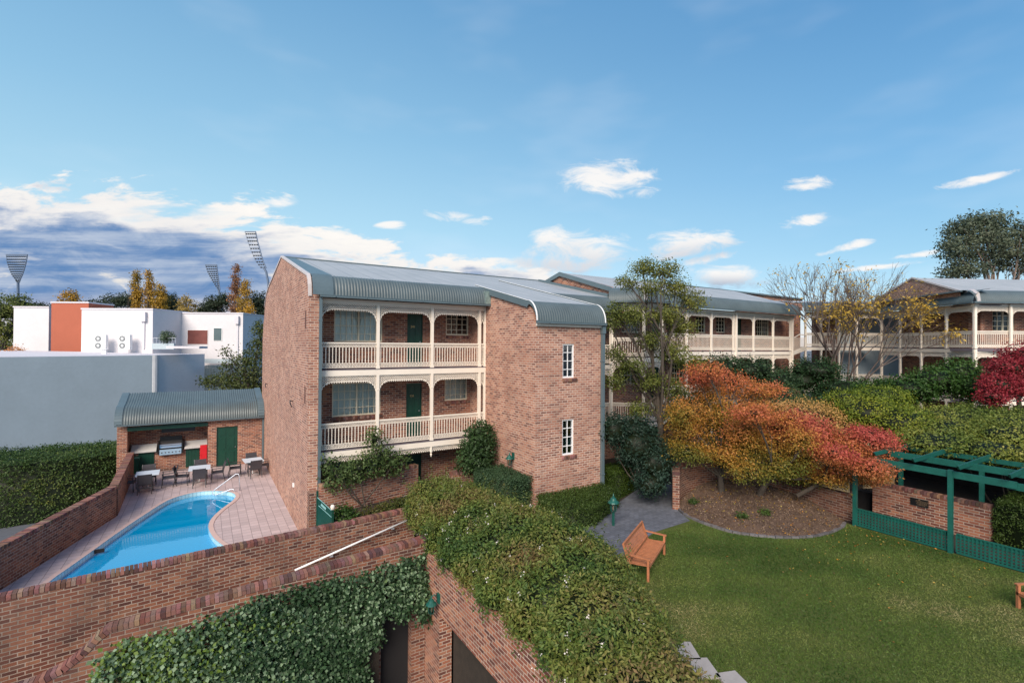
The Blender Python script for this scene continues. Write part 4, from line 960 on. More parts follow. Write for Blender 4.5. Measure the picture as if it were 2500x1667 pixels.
# ------------------------------------------------------------------ pool shed
S = thing('barbecue_shed', (-3.4, 31.6, 0), 'small brick pool shed with a curved corrugated roof and open barbecue recess', 'shed')
FS = Frame(0, 31.62, 0)
mb = MB(FS); mb.box(-3.72, -3.30, 0, 2.6, -2.0, 2.62); mb.build('end_pier', M_brick, S)
mb = MB(FS); mb.wall(.19, 2.94, 0, .2, -.02, 2.62, [(.60, 1.62, 0, 2.18)]); mb.build('front_wall', M_brick, S)
MB(FS).box(.19, .39, .2, 1.2, -.02, 2.62).build('side_wall', M_brick, S)
MB(FS).box(-3.3, .19, 1.15, 1.35, -.02, 2.9).build('recess_wall', M_brick, S)
MB(FS).box(-3.3, .19, .55, 1.149, -.02, 1.06).build('barbecue_bench_wall', M_brick, S)
d_ = door(S, FS, .60, 1.62, 0, 2.18, 0)
MB(FS).box(-3.3, .19, -.05, .05, 2.30, 2.50).build('lintel_beam', M_green, S)
sh_prof = [(2.7, 4.02), (1.0, 3.55)]+[(1.0-(1.0+.22)*math.sin(math.pi/2*i/9), 2.66+.89*math.cos(math.pi/2*i/9)) for i in range(1, 10)]
corrugated(S, FS, sh_prof, -3.74, 2.90, .11, .012, 'curved_roof')
mb = MB(FS)
for a, b in zip(sh_prof, sh_prof[1:]): mb.add([(-3.82, a[0]-.01, a[1]+.03), (-3.5, a[0]-.01, a[1]+.03), (-3.5, b[0]-.02, b[1]+.03), (-3.82, b[0]-.02, b[1]+.03)], [(0, 3, 2, 1)])
mb.build('roof_edge_flashing', M_gutter, S); mb = MB(FS)
for a, b in zip(sh_prof, sh_prof[1:]): mb.add([(2.62, a[0]-.01, a[1]+.05), (2.94, a[0]-.01, a[1]+.06), (2.94, b[0]-.03, b[1]+.06), (2.62, b[0]-.03, b[1]+.05)], [(0, 3, 2, 1)])
mb.build('roof_edge_flashing', M_gutter, S)
gutter(S, FS, -3.80, 2.93, -.26, 2.66); MB(FS).box(2.84, 2.93, -.16, -.06, 0, 2.62).build('downpipe', M_gutter, S)
MB(FS).box(-3.7, 2.9, 2.6, 2.72, -2.0, 3.95).build('rear_wall', M_brick, S)
MB(FS).box(-3.76, 2.9, .0, 2.7, 2.62, 2.66).build('ceiling', M_dark, S)
mb = MB(FS)
mb.box(-2.88, -2.22, .52, .55, .05, 1.04)
for i in range(4): mb.box(-2.84+i*.155, -2.76+i*.155, .505, .522, .1, .98)
mb.build('cupboard_door', M_green, S)
mb = MB(FS); mb.box(-.82, -.2, .52, .55, .05, 1.04); [mb.box(-.78+i*.145, -.70+i*.145, .505, .522, .1, .98) for i in range(4)]; mb.build('cupboard_door', M_green, S)
for x0_, x1_ in ((-3.2, -2.12), (-.88, .17)): MB(FS).hexa([(x0_, .38, 1.07), (x1_, .38, 1.07), (x1_, 1.12, 1.07), (x0_, 1.12, 1.07)], [(x0_, .38, 1.14), (x1_, .38, 1.14), (x1_, .95, 1.42), (x0_, .95, 1.42)]).build('steel_bench_top', M_steel2, S)
MB(FS).box(-1.9, -.4, .3, 1.1, 2.05, 2.29).build('extractor_hood', M_black, S)
bb = thing('barbecue_grill', (-1.45, 32.2, .83), 'stainless steel and black barbecue grill built into the shed bench', 'barbecue')
mb = MB(FS); mb.box(-2.0, -1.0, .42, 1.1, .95, 1.18); mb.box(-2.07, -2.0, .38, 1.12, .9, 1.5); mb.box(-1.0, -.93, .38, 1.12, .9, 1.5); mb.box(-2.0, -1.0, .98, 1.12, 1.1, 1.72); mb.build('body', M_black, bb)
MB(FS).hexa([(-1.98, .33, .86), (-1.02, .33, .86), (-1.02, .42, .86), (-1.98, .42, .86)], [(-1.98, .38, 1.14), (-1.02, .38, 1.14), (-1.02, .43, 1.14), (-1.98, .43, 1.14)]).build('control_panel', M_steel, bb)
mb = MB(FS); mb.tube([(-1.96, .46, 1.36), (-1.04, .46, 1.36)], .024, 8); mb.hexa([(-1.98, .50, 1.2), (-1.02, .50, 1.2), (-1.02, .9, 1.2), (-1.98, .9, 1.2)], [(-1.98, .56, 1.38), (-1.02, .56, 1.38), (-1.02, .94, 1.52), (-1.98, .94, 1.52)]); mb.build('lid', M_steel, bb)
for i in range(6):
    x = -1.88+i*.155; m_ = MB(FS); m_.tube([(x, .35, .99), (x, .32, .99)], .038, 10); kb = m_.build('knob', M_steel, bb); m_ = MB(FS); m_.tube([(x, .345, .99), (x, .30, .99)], .02, 8); m_.build('knob_cap', M_black, kb)
rb = MB(FS); rb.box(-.16, .17, .27, .50, .05, 1.2); rb.box(-.14, .15, .255, .27, .1, 1.15); rb.box(-.12, -.09, .24, .256, .6, .76); o = rb.build('gas_locker', M_red, off=(0, 32.0, 0)); tag(o, 'narrow red metal locker at the right end of the barbecue bench', 'locker')
bn = thing('rubbish_bin', (-3.0, 32.05, 0), 'dark green wheelie bin in the left corner of the barbecue recess', 'bin')
mb = MB(); mb.hexa([(-3.2, 31.9, .05), (-2.85, 31.9, .05), (-2.85, 32.2, .05), (-3.2, 32.2, .05)], [(-3.24, 31.84, .82), (-2.81, 31.84, .82), (-2.81, 32.26, .82), (-3.24, 32.26, .82)]); mb.build('body', M_green, bn)
mb = MB(); mb.hexa([(-3.26, 31.82, .82), (-2.79, 31.82, .82), (-2.79, 32.28, .82), (-3.26, 32.28, .82)], [(-3.22, 31.88, .9), (-2.83, 31.88, .9), (-2.83, 32.24, .92), (-3.22, 32.24, .92)]); mb.build('lid', M_green, bn)
# ------------------------------------------------------------------ pool furniture
def make_chair():
    t = thing('patio_chair', (0, 0, 0), 'dark woven armchair', 'chair', 'dark woven chairs round the pool tables')
    mb = MB(); mb.box(-.25, .25, -.24, .24, .40, .445); mb.box(-.25, .25, -.25, -.235, .37, .43); mb.build('seat', M_wick, t)
    mb = MB(); n = 7; vs = []; fs = []
    for i in range(n+1):
        z = .44+.46*i/n; y = .23+.10*(i/n)**1.4; vs += [(-.24, y, z), (.24, y, z), (-.24, y+.03, z), (.24, y+.03, z)]
    for i in range(n):
        k = 4*i; fs += [(k, k+1, k+5, k+4), (k+3, k+2, k+6, k+7), (k+2, k, k+4, k+6), (k+1, k+3, k+7, k+5)]
    fs.append((4*n, 4*n+1, 4*n+3, 4*n+2)); mb.add(vs, fs); mb.build('backrest', M_wick, t)
    for sx in (-1, 1):
        m_ = MB(); m_.tube([(sx*.26, -.25, 0), (sx*.255, -.23, .40), (sx*.255, -.22, .62)], .017, 6); m_.build('leg', M_alu, t)
        m_ = MB(); m_.tube([(sx*.26, .33, 0), (sx*.255, .25, .30), (sx*.255, .235, .46), (sx*.255, .30, .74), (sx*.25, .37, .91)], .018, 6); m_.build('leg', M_alu, t)
        m_ = MB(); m_.bar((sx*.265, -.26, .635), (sx*.265, .285, .66), .055, .022); m_.build('armrest', M_alu, t)
    return t
def make_table():
    t = thing('patio_table', (0, 0, 0), 'pale table', 'table', 'small square pool tables')
    mb = MB(); mb.box(-.45, .45, -.5, .5, .715, .74); mb.box(-.44, .44, -.49, .49, .70, .714); mb.build('table_top', M_tabletop, t)
    mb = MB(); mb.tube([(0, 0, .05), (0, 0, .70)], .035, 10); mb.build('pedestal', M_steel, t)
    mb = MB()
    for k in range(4): a = math.pi/4+k*math.pi/2; mb.bar((0, 0, .045), (.38*math.cos(a), .38*math.sin(a), .02), .05, .03)
    mb.build('base', M_steel, t); return t
ch0 = make_chair(); tb0 = make_table(); used = [0, 0]
TL = [((-2.2, 28.5), .02, 'left pool table'), ((-.15, 28.5), -.02, 'middle pool table'), ((2.2, 29.0), .08, 'right pool table')]
SIDE = [('pool side of the ', 0, -.72, math.pi), ('shed side of the ', 0, .78, 0), ('left side of the ', -.75, 0, math.pi/2), ('right side of the ', .78, 0, -math.pi/2)]
for i, ((x, y), rz, nm) in enumerate(TL):
    t = tb0 if i == 0 else copy_tree(tb0); t.location = (x, y, 0); t.rotation_euler = (0, 0, rz)
    t['label'] = 'square pale topped table, the '+nm+', '+['beside the low wall', 'before the red locker', 'by the gable wall'][i]
    for j, (sn, dx, dy, a) in enumerate(SIDE):
        c = ch0 if i+j == 0 else copy_tree(ch0)
        if i == 2 and j == 3: dx = .52
        c.location = (x+dx+rng.uniform(-.05, .05), y+dy+rng.uniform(-.05, .05), 0); c.rotation_euler = (0, 0, a+rz+rng.uniform(-.14, .14))
        c['label'] = 'dark woven armchair on the '+sn+nm
# ------------------------------------------------------------------ brick garden walls
def brick_wall(name, a, b, th, z0, za, zb, label, cat='brick wall', mat=None, cop=True, cdark=.9, capw=.02, ch=.11):
    "straight wall along a-b; its front face is on the right-hand side when walking a to b"
    L = math.hypot(b[0]-a[0], b[1]-a[1]); F = Frame(a[0], a[1], math.atan2(b[1]-a[1], b[0]-a[0]))
    t = thing(name, (a[0], a[1], max(z0, -2.6)), label, cat)
    c = ch if cop else 0
    mb = MB(F); mb.hexa([(0, 0, z0), (L, 0, z0), (L, th, z0), (0, th, z0)], [(0, 0, za-c), (L, 0, zb-c), (L, th, zb-c), (0, th, za-c)]); mb.build('wall', mat or M_brickD, t)
    if cop:
        q = MB(); p0 = F((0, th/2, 0)); p1 = F((L, th/2, 0)); coping(q, p0, p1, th+capw, ch-.003, za-c+.002, zb-c+.002, dark=cdark); q.build('coping', M_coping, t)
    return t, F
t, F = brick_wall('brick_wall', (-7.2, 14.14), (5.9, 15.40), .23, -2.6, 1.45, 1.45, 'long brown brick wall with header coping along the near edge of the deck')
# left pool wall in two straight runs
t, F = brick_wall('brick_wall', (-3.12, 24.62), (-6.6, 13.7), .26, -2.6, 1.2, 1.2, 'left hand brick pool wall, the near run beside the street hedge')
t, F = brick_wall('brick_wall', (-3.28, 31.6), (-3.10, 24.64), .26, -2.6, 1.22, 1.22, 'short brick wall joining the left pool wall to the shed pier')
# ivy wall with a swept-down left end
t = thing('brick_wall', (1.8, 12.7, -2.6), 'lower brick wall with swept coping, its face hidden under ivy', 'brick wall')
W2P = [(-9.0, -.15), (-5.0, .1), (-3.2, .28), (-2.7, .36), (-2.3, .5), (-2.02, .70), (-1.80, .93), (-1.62, 1.06), (-.2, 1.15), (2.0, 1.28), (5.22, 1.50)]
mb = MB()
for a, b in zip(W2P, W2P[1:]):
    xs = [(a[0], b[0], -2.6, None)]
    if b[0] > 3.97:
        m_ = a[1]+(b[1]-a[1])*(3.97-a[0])/(b[0]-a[0]); m2_ = a[1]+(b[1]-a[1])*(4.81-a[0])/(b[0]-a[0])
        segs = [(a[0], 3.97, a[1], m_, -2.6), (3.97, 4.81, m_, m2_, -.15), (4.81, b[0], m2_, b[1], -2.6)]
    else: segs = [(a[0], b[0], a[1], b[1], -2.6)]
    for (x0, x1, z0, z1, zb) in segs:
        mb.hexa([(x0, 12.7, zb), (x1, 12.7, zb), (x1, 12.95, zb), (x0, 12.95, zb)], [(x0, 12.7, z0-.11), (x1, 12.7, z1-.11), (x1, 12.95, z1-.11), (x0, 12.95, z0-.11)])
mb.build('wall', M_brickD, t)
mb = MB()
for a, b in zip(W2P, W2P[1:]):
    steep = (b[1]-a[1])/(b[0]-a[0])
    L = math.hypot(b[0]-a[0], b[1]-a[1]); k = max(1, round(L/.087)); d = Vector((b[0]-a[0], 0, b[1]-a[1]))/L; up = Vector((-d.z, 0, d.x))
    for i in range(k):
        s0 = L*i/k+.004; s1 = L*(i+1)/k-.004; j = rng.uniform(-.005, .005); yj = rng.uniform(-.004, .004)
        o = Vector((a[0], 0, a[1]))-up*.11
        q = [(o+d*s0, 12.685+yj), (o+d*s1, 12.685+yj), (o+d*s1, 12.965+yj), (o+d*s0, 12.965+yj)]
        mb.hexa([(p.x, y, p.z) for p, y in q], [((p+up*(.107+j)).x, y, (p+up*(.107+j)).z) for p, y in q], brick_tint(rng, .8))
mb.build('coping', M_coping, t)
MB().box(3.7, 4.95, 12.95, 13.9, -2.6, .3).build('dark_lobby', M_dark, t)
tag(MB().hexa([(-9, 12.96, -2.4), (5.2, 12.96, -2.4), (5.9, 15.3, -2.4), (-7.2, 14.1, -2.4)], [(-9, 12.96, -1.9), (5.2, 12.96, .35), (5.9, 15.38, .35), (-7.2, 14.12, -1.9)]).build('ramp', M_conc), kind='structure')
# wall rail on the long wall
hb = MB(); hb.tube([(2.2, 14.90, .47), (5.68, 15.24, 1.16)], .028, 10)
hl = hb.build('stair_handrail', M_white, off=(3.9, 15.0, .8), smooth=True); tag(hl, 'straight white tube handrail sloping down the face of the long brick wall', 'handrail')
for x, y, z in ((3.2, 14.99, .66), (5.1, 15.18, 1.04)): MB().box(x-.05, x+.05, y-.01, y+.10, z-.075, z-.03).build('bracket', M_rail, hl)
# retaining wall of the lawn over the driveway opening
t = thing('retaining_wall', (5.2, 9, -2.6), 'brick retaining wall under the big hedge, with a dark garage opening', 'brick wall')
FX = Frame(5.2, 12.7, -math.pi/2)        # local x runs toward the viewer, local y to the right (+X)
mb = MB(FX); mb.wall(0, 12.0, 0, .35, -2.6, 1.12, [(.97, 10.5, -2.6, -.15)]); mb.build('wall', M_brick, t)
MB(FX).box(.97, 1.05, .36, .46, -2.6, -.15).build('door_frame', M_green, t)
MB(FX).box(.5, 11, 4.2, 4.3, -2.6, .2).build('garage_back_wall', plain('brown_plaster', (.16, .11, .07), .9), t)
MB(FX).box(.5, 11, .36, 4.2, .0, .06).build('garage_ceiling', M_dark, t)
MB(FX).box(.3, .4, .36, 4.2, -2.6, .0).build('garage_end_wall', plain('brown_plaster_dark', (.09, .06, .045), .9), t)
# angled terrace wall below the balcony
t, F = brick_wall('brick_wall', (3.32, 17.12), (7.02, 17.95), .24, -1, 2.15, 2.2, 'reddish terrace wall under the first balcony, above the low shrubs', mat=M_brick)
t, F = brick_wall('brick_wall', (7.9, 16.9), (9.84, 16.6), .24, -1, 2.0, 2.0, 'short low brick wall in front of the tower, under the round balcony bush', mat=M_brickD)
mb = MB(); mb.prism_z([(2.96, 15.26), (5.9, 15.6), (7.02, 17.95), (3.3, 17.12)], -2.4, 1.12); tag(mb.build('planting_bed', M_soil), kind='structure')
MB().box(2.96, 3.3, 17.2, 17.54, -1, 1.9).build('weathered_pier_base', M_coping if False else M_brickD, H1)
# green gate by the gable corner
gt = thing('garden_gate', (3.1, 15.6, 1.1), 'narrow dark green metal gate between the gable corner and the shrubs', 'gate')
MB().box(2.98, 3.04, 16.1, 16.16, .9, 2.25).build('post', M_green, gt); MB().box(3.28, 3.34, 15.36, 15.42, .9, 1.83).build('post', M_green, gt)
mb = MB(); mb.hexa([(3.0, 16.1, .9), (3.02, 16.1, .9), (3.30, 15.42, .9), (3.28, 15.42, .9)], [(3.0, 16.1, 2.05), (3.02, 16.1, 2.05), (3.30, 15.42, 1.78), (3.28, 15.42, 1.78)]); mb.build('panel', M_green, gt)
mb = MB(); mb.bar((3.0, 16.06, 2.07), (3.29, 15.42, 1.80), .014); mb.bar((3.02, 15.98, 1.84), (3.29, 15.40, 1.60), .014); mb.bar((3.07, 15.86, 1.90), (3.17, 15.64, 1.80), .01, .07); mb.build('rail', plain('pale_blue_green_paint', (.22, .42, .42), .4), gt)
mb = MB(); mb.lathe((3.31, 15.39, 1.83), [(.0, 0), (.045, .01), (.065, .07), (.06, .12), (.03, .15), (0, .155)], 10); mb.build('bulb_cap', M_cream, gt)
# ------------------------------------------------------------------ lawn, path, bed
tag(MB().prism_z([(5.56, .5), (40, -6), (60, 18), (36, 34), (14, 34), (7.05, 19.2), (7.05, 15.6), (5.56, 13.0)], -2.55, LZ-.03).build('terrace', M_soil), kind='structure')
tag(grid_sheet('lawn', 5.56, 18.25, .6, 11.2, LZ, M_lawn), kind='structure')
PATH = [(8.2, 9.35), (12.07, 10.74), (13.9, 10.82), (14.6, 12.1), (16.9, 13.9), (16.4, 14.9), (13.25, 13.5), (12.9, 14.1), (9.9, 11.75), (8.0, 11.2), (7.0, 10.4)]
mb = cdt_sheet(MB(), PATH, [], LZ+.005)
tag(mb.build('path', M_paver), kind='structure')
EDGE = [(14.46, 11.72), (14.15, 11.2), (14.05, 10.47), (14.07, 9.95), (14.15, 9.38), (14.48, 8.9), (14.88, 8.5), (15.4, 8.16), (15.94, 7.93), (16.55, 7.82), (17.14, 7.81), (17.7, 7.85), (18.2, 8.0)]
BACK = [(18.45, 9.2), (18.4, 10.6), (18.2, 11.6), (17.4, 12.2), (16.3, 12.35), (15.2, 12.1), (14.62, 11.95)]
def bed_z(x, y):
    d = min(math.hypot(x-a, y-b) for a, b in EDGE); return LZ+.03+.75*(1-math.exp(-max(0, d)/2.1))+.02*math.sin(5*x+3*y)
poly = EDGE+BACK; mb = MB(); gp = []
xs = np.arange(13.9, 18.6, .14); ys = np.arange(7.7, 12.5, .14)
def inpoly(x, y, poly):
    c = False
    for i in range(len(poly)):
        x1, y1 = poly[i]; x2, y2 = poly[i-1]
        if (y1 > y) != (y2 > y) and x < (x2-x1)*(y-y1)/(y2-y1)+x1: c = not c
    return c
inner = [(x+rng.uniform(-.04, .04), y+rng.uniform(-.04, .04)) for x in xs for y in ys if inpoly(x, y, poly)]
vs, es, fs, *_ = delaunay_2d_cdt([Vector(p) for p in poly+inner], [(i, (i+1) % len(poly)) for i in range(len(poly))], [], 1, 1e-5)
mb.add([(p.x, p.y, bed_z(p.x, p.y)+rng.uniform(-.012, .012)) for p in vs], [tuple(f) for f in fs]); bedo = mb.build('mulch_bed', M_mulch, smooth=True); tag(bedo, kind='structure')
# brick edging of the bed
t = thing('garden_edging', (16, 8, LZ), 'curved row of grey edging bricks between the mulch bed and the lawn', 'edging')
mb = MB()
def resample(pts, step):
    out = [Vector(pts[0])]; acc = 0
    for a, b in zip(pts, pts[1:]):
        a = Vector(a); b = Vector(b); L = (b-a).length; s_ = step-acc
        while s_ < L: out.append(a+(b-a)*s_/L); s_ += step
        acc = L-(s_-step)
    return out
rp = resample(EDGE, .24)
for a, b in zip(rp, rp[1:]):
    d = (b-a).normalized(); a2 = a+d*.008; b2 = b-d*.008; n_ = Vector((-d.y, d.x))*.05; z = LZ+.07+rng.uniform(-.008, .008)
    mb.hexa([(a2.x+n_.x, a2.y+n_.y, LZ-.02), (a2.x-n_.x, a2.y-n_.y, LZ-.02), (b2.x-n_.x, b2.y-n_.y, LZ-.02), (b2.x+n_.x, b2.y+n_.y, LZ-.02)], [(a2.x+n_.x, a2.y+n_.y, z), (a2.x-n_.x, a2.y-n_.y, z), (b2.x-n_.x, b2.y-n_.y, z), (b2.x+n_.x, b2.y+n_.y, z)], (lambda q: (q*1.02, q*.96, q))(rng.uniform(.09, .17)))
mb.build('edging_bricks', M_coping, t)
# curved brick wall at the back of the bed and its square end
t = thing('brick_wall', (14.5, 12, LZ), 'curved brick wall with a square end, behind the mulch bed', 'brick wall')
CW = [(14.50, 11.74), (15.2, 12.30), (16.3, 12.62), (17.4, 12.42), (18.2, 11.9), (18.6, 11.0), (18.68, 9.6), (18.6, 8.0)]
cw = []
for i in range(len(CW)-1):
    p0 = Vector(CW[max(i-1, 0)]); p1 = Vector(CW[i]); p2 = Vector(CW[i+1]); p3 = Vector(CW[min(i+2, len(CW)-1)])
    for k in range(6):
        t_ = k/6; cw.append(.5*((2*p1)+(p2-p0)*t_+(2*p0-5*p1+4*p2-p3)*t_**2+(3*p1-p0-3*p2+p3)*t_**3))
cw.append(Vector(CW[-1]))
mb = MB(); vs = []; fs = []; uvs = []; s_ = 0; S_ = []
for i, p in enumerate(cw):
    d = (cw[min(i+1, len(cw)-1)]-cw[max(i-1, 0)]).normalized(); n_ = Vector((-d.y, d.x)); zt = 2.28 if i < 20 else 2.28-(i-20)*.018
    if i: s_ += (p-cw[i-1]).length
    S_.append(s_)
    for (w__, z) in ((-.0, LZ-.5), (-.0, zt-.11), (.24, zt-.11), (.24, LZ-.5)): vs.append((p.x+n_.x*w__, p.y+n_.y*w__, z))
for i in range(len(cw)-1):
    for k in range(4): fs.append((4*i+k, 4*i+(k+1) % 4, 4*i+4+(k+1) % 4, 4*i+4+k))
fs += [(0, 3, 2, 1)]
mb.add(vs, fs); ob = mb.build('wall', M_brickD, t)
ud = ob.data.uv_layers[0].data
for p in ob.data.polygons[:-1]:
    for li in p.loop_indices:
        vi = ob.data.loops[li].vertex_index; ud[li].uv = (S_[vi//4], vs[vi][2])
mb = MB()
for i in range(len(cw)-1):
    zt = 2.28 if i < 20 else 2.28-(i-20)*.018
    d = (cw[i+1]-cw[i]).normalized(); n_ = Vector((-d.y, d.x)); coping(mb, cw[i]+n_*.12, cw[i+1]+n_*.12, .26, .107, zt-.108, dark=.7)
mb.build('coping', M_coping, t)
# stepping stones
for i, (x, y, a, lab) in enumerate(((7.86, 6.22, -.55, 'pale square paving slab nearest the bench, beside the big hedge'), (7.72, 5.72, -.5, 'middle pale paving slab at the foot of the big hedge'), (7.86, 5.18, -.35, 'pale paving slab cut by the bottom edge of the picture'))):
    F = Frame(x, y, a); mb = MB(F); mb.box(-.2, .2, -.27, .27, LZ-.01, LZ+.045); o = mb.build('paving_slab', M_conc, off=(x, y, LZ)); tag(o, lab, 'paving slab', 'slabs beside the hedge')
# ------------------------------------------------------------------ trellis fence, pergola, plaque wall
tf = thing('trellis_fence', (18.2, 5.5, LZ), 'low dark green trellis fence along the far side of the lawn', 'fence')
FN = Frame(18.2, 7.75, -math.pi/2)      # local x toward the viewer
for k, (xa, xb) in enumerate(((.1, 2.46), (2.62, 6.6))):
    mb = MB(FN); z0, z1 = LZ+.03, LZ+.60
    mb.box(xa, xb, -.02, .02, z1-.035, z1); mb.box(xa, xb, -.02, .02, z0, z0+.05)
    n_ = int((xb-xa)/.085)
    for i in range(n_+1): x = xa+(xb-xa)*i/n_; mb.box(x-.019, x+.019, -.016, -.004, z0+.05, z1-.035)
    for i in range(5): z = z0+.10+i*.088; mb.box(xa, xb, -.003, .009, z-.019, z+.019)
    mb.box(xa, xb, .012, .018, z1-.16, z1-.036)
    mb.build('trellis_panel', M_teal, tf)
MB(FN).box(-.02, .09, -.03, .08, LZ-.1, 2.95).build('post', M_teal, tf)
pg = thing('pergola', (18.2, 5.3, LZ), 'teal green timber pergola with crossing rafters over the far side of the lawn', 'pergola')
def beam(xa, ya, xb, yb, z, h=.19, w_=.05, name='beam'):
    m_ = MB(); m_.bar((xa, ya, z), (xb, yb, z), w_, h); return m_.build(name, M_teal, pg)
beam(18.2, 7.15, 18.2, 3.9, 3.20); beam(18.26, 4.1, 18.26, .8, 3.16)
beam(19.05, 7.35, 19.05, .8, 3.36); beam(20.6, 7.6, 20.6, .8, 3.36, .14)
for y in (7.05, 6.05, 5.02, 3.98, 2.9): m_ = MB(); m_.hexa([(18.0, y-.022, 3.40), (20.9, y-.022, 3.40), (20.9, y+.022, 3.40), (18.0, y+.022, 3.40)], [(17.86, y-.022, 3.52), (21.0, y-.022, 3.54), (21.0, y+.022, 3.54), (17.86, y+.022, 3.52)]); m_.build('rafter', M_teal, pg)
for (x, y) in ((18.18, 5.26), (20.6, 5.2), (18.2, .9), (20.6, 7.3)): MB().box(x-.055, x+.055, y-.055, y+.055, LZ-.1, 3.32).build('post', M_teal, pg)
t, F = brick_wall('brick_wall', (20.2, 8.0), (20.2, 4.9), .24, -.2, 2.06, 2.06, 'brick wall carrying a dark plaque, behind the trellis fence', mat=M_brick)
pl = thing('wall_plaque', (20.17, 6.62, 1.68), 'small dark plaque with bronze lettering on the brick wall behind the fence', 'plaque')
FPQ = Frame(20.2, 8.0, -math.pi/2)
MB(FPQ).box(1.12, 1.60, -.035, -.003, 1.56, 1.80).build('plate', M_black, pl)
mb = MB(FPQ); bx_ = [(1.33, 1.39, 1.755, 1.785)]
mb.box(1.335, 1.385, -.04, -.0345, 1.755, 1.785)
for k, (a, b) in enumerate(((.17, .42), (.16, .44), (.20, .40), (.18, .43), (.22, .38))):
    x = 1.12+a*.9; zz = 1.735-k*.033
    while x < 1.12+b+.03: w__ = rng.uniform(.015, .04); mb.box(x, x+w__, -.04, -.0345, zz-.006, zz+.006); x += w__+.012
mb.build('lettering', plain('bronze_lettering', (.30, .20, .12), .5, .4), pl)
# garden building under the vines : dark deck, beige lattice screens
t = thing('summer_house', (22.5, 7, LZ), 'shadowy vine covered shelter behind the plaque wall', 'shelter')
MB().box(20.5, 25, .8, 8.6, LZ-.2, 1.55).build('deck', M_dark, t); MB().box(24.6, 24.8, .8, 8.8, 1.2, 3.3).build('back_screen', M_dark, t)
def lattice(par, F, W, z0, z1, y=0, c=.11, name='lattice_screen'):
    mb = MB(F); H_ = z1-z0; mb.box(0, W, y-.02, y+.02, z0, z0+.04); mb.box(0, W, y-.02, y+.02, z1-.04, z1); mb.box(0, .04, y-.02, y+.02, z0+.04, z1-.04); mb.box(W-.04, W, y-.02, y+.02, z0+.04, z1-.04)
    k = -H_
    while k < W:
        for sgn in (1, -1):
            x0, x1 = (k, k+H_); a, b = max(0, x0), min(W, x1)
            if b-a < .03: continue
            f0, f1_ = (a-x0)/H_, (b-x0)/H_
            za, zb = (z0+f0*H_, z0+f1_*H_) if sgn > 0 else (z1-f0*H_, z1-f1_*H_)
            mb.bar((a, y+.008*sgn, za), (b, y+.008*sgn, zb), .012, .03, up=(0, 1, 0)) if False else mb.bar((a, y+.008*sgn, za), (b, y+.008*sgn, zb), .03, .01, up=(0, 1, 0))
        k += c
    return mb.build(name, M_beige, par)
lt = thing('lattice_screen', (18.5, 8.2, 1.9), 'beige diagonal lattice screen on the brick wall beside the green post', 'lattice screen')
lattice(lt, Frame(18.5, 10.2, -math.pi/2), 2.2, 1.92, 3.0)
lt = thing('lattice_screen', (20.8, 8.2, 1.9), 'beige lattice screen half hidden inside the vine shelter', 'lattice screen')
lattice(lt, Frame(20.7, 8.5, rad(-20)), 1.4, 1.6, 3.3)
# ------------------------------------------------------------------ benches
def make_bench():
    t = thing('garden_bench', (0, 0, 0), 'orange bench', 'bench', 'orange timber benches on the lawn')
    L = 1.86; h = L/2
    mb = MB(); mb.box(-h, h, -.29, -.25, .36, .43)
    n_ = 20
    for i in range(n_): x = -h+.05+(L-.1)*i/(n_-1); pts = [(x, -.25, .435), (x, -.1, .425), (x, .05, .415), (x, .2, .42)]; [mb.bar(a, b, .05, .018) for a, b in zip(pts, pts[1:])]
    mb.box(-h, h, .2, .24, .37, .43); mb.build('seat', M_timber, t)
    mb = MB(); mb.bar((-h, .40, .93), (h, .40, .93), .045, .085); mb.bar((-h, .245, .50), (h, .245, .50), .035, .06)
    n_ = 19
    for i in range(n_): x = -h+.07+(L-.14)*i/(n_-1); mb.bar((x, .248, .52), (x, .395, .90), .042, .016, up=(0, 1, 0))
    mb.build('backrest', M_timber, t)
    for s in (-1, 1):
        x = s*(h-.02)
        m_ = MB(); m_.bar((x, -.26, 0), (x, -.26, .62), .06); m_.build('leg', M_timber, t)
        m_ = MB(); m_.bar((x, .24, 0), (x, .24, .42), .055); m_.bar((x, .24, .40), (x, .41, .95), .055); m_.build('leg', M_timber, t)
        m_ = MB(); m_.hexa([(x-.035, -.32, .62), (x+.035, -.32, .62), (x+.03, .30, .655), (x-.03, .30, .655)], [(x-.035, -.32, .65), (x+.035, -.32, .65), (x+.03, .30, .69), (x-.03, .30, .69)]); m_.build('armrest', M_timber, t)
    return t
b1 = make_bench(); b1.location = (10.10, 9.22, LZ); b1.scale = (1, .95, .86); b1.rotation_euler = (0, 0, rad(28.6)); b1['label'] = 'orange slatted garden bench beside the big hedge, facing the lawn'
b2 = copy_tree(b1); b2.location = (15.35, 2.43, LZ); b2.rotation_euler = (0, 0, rad(-122)); b2['label'] = 'garden bench at the right edge, only an arm and leg showing'
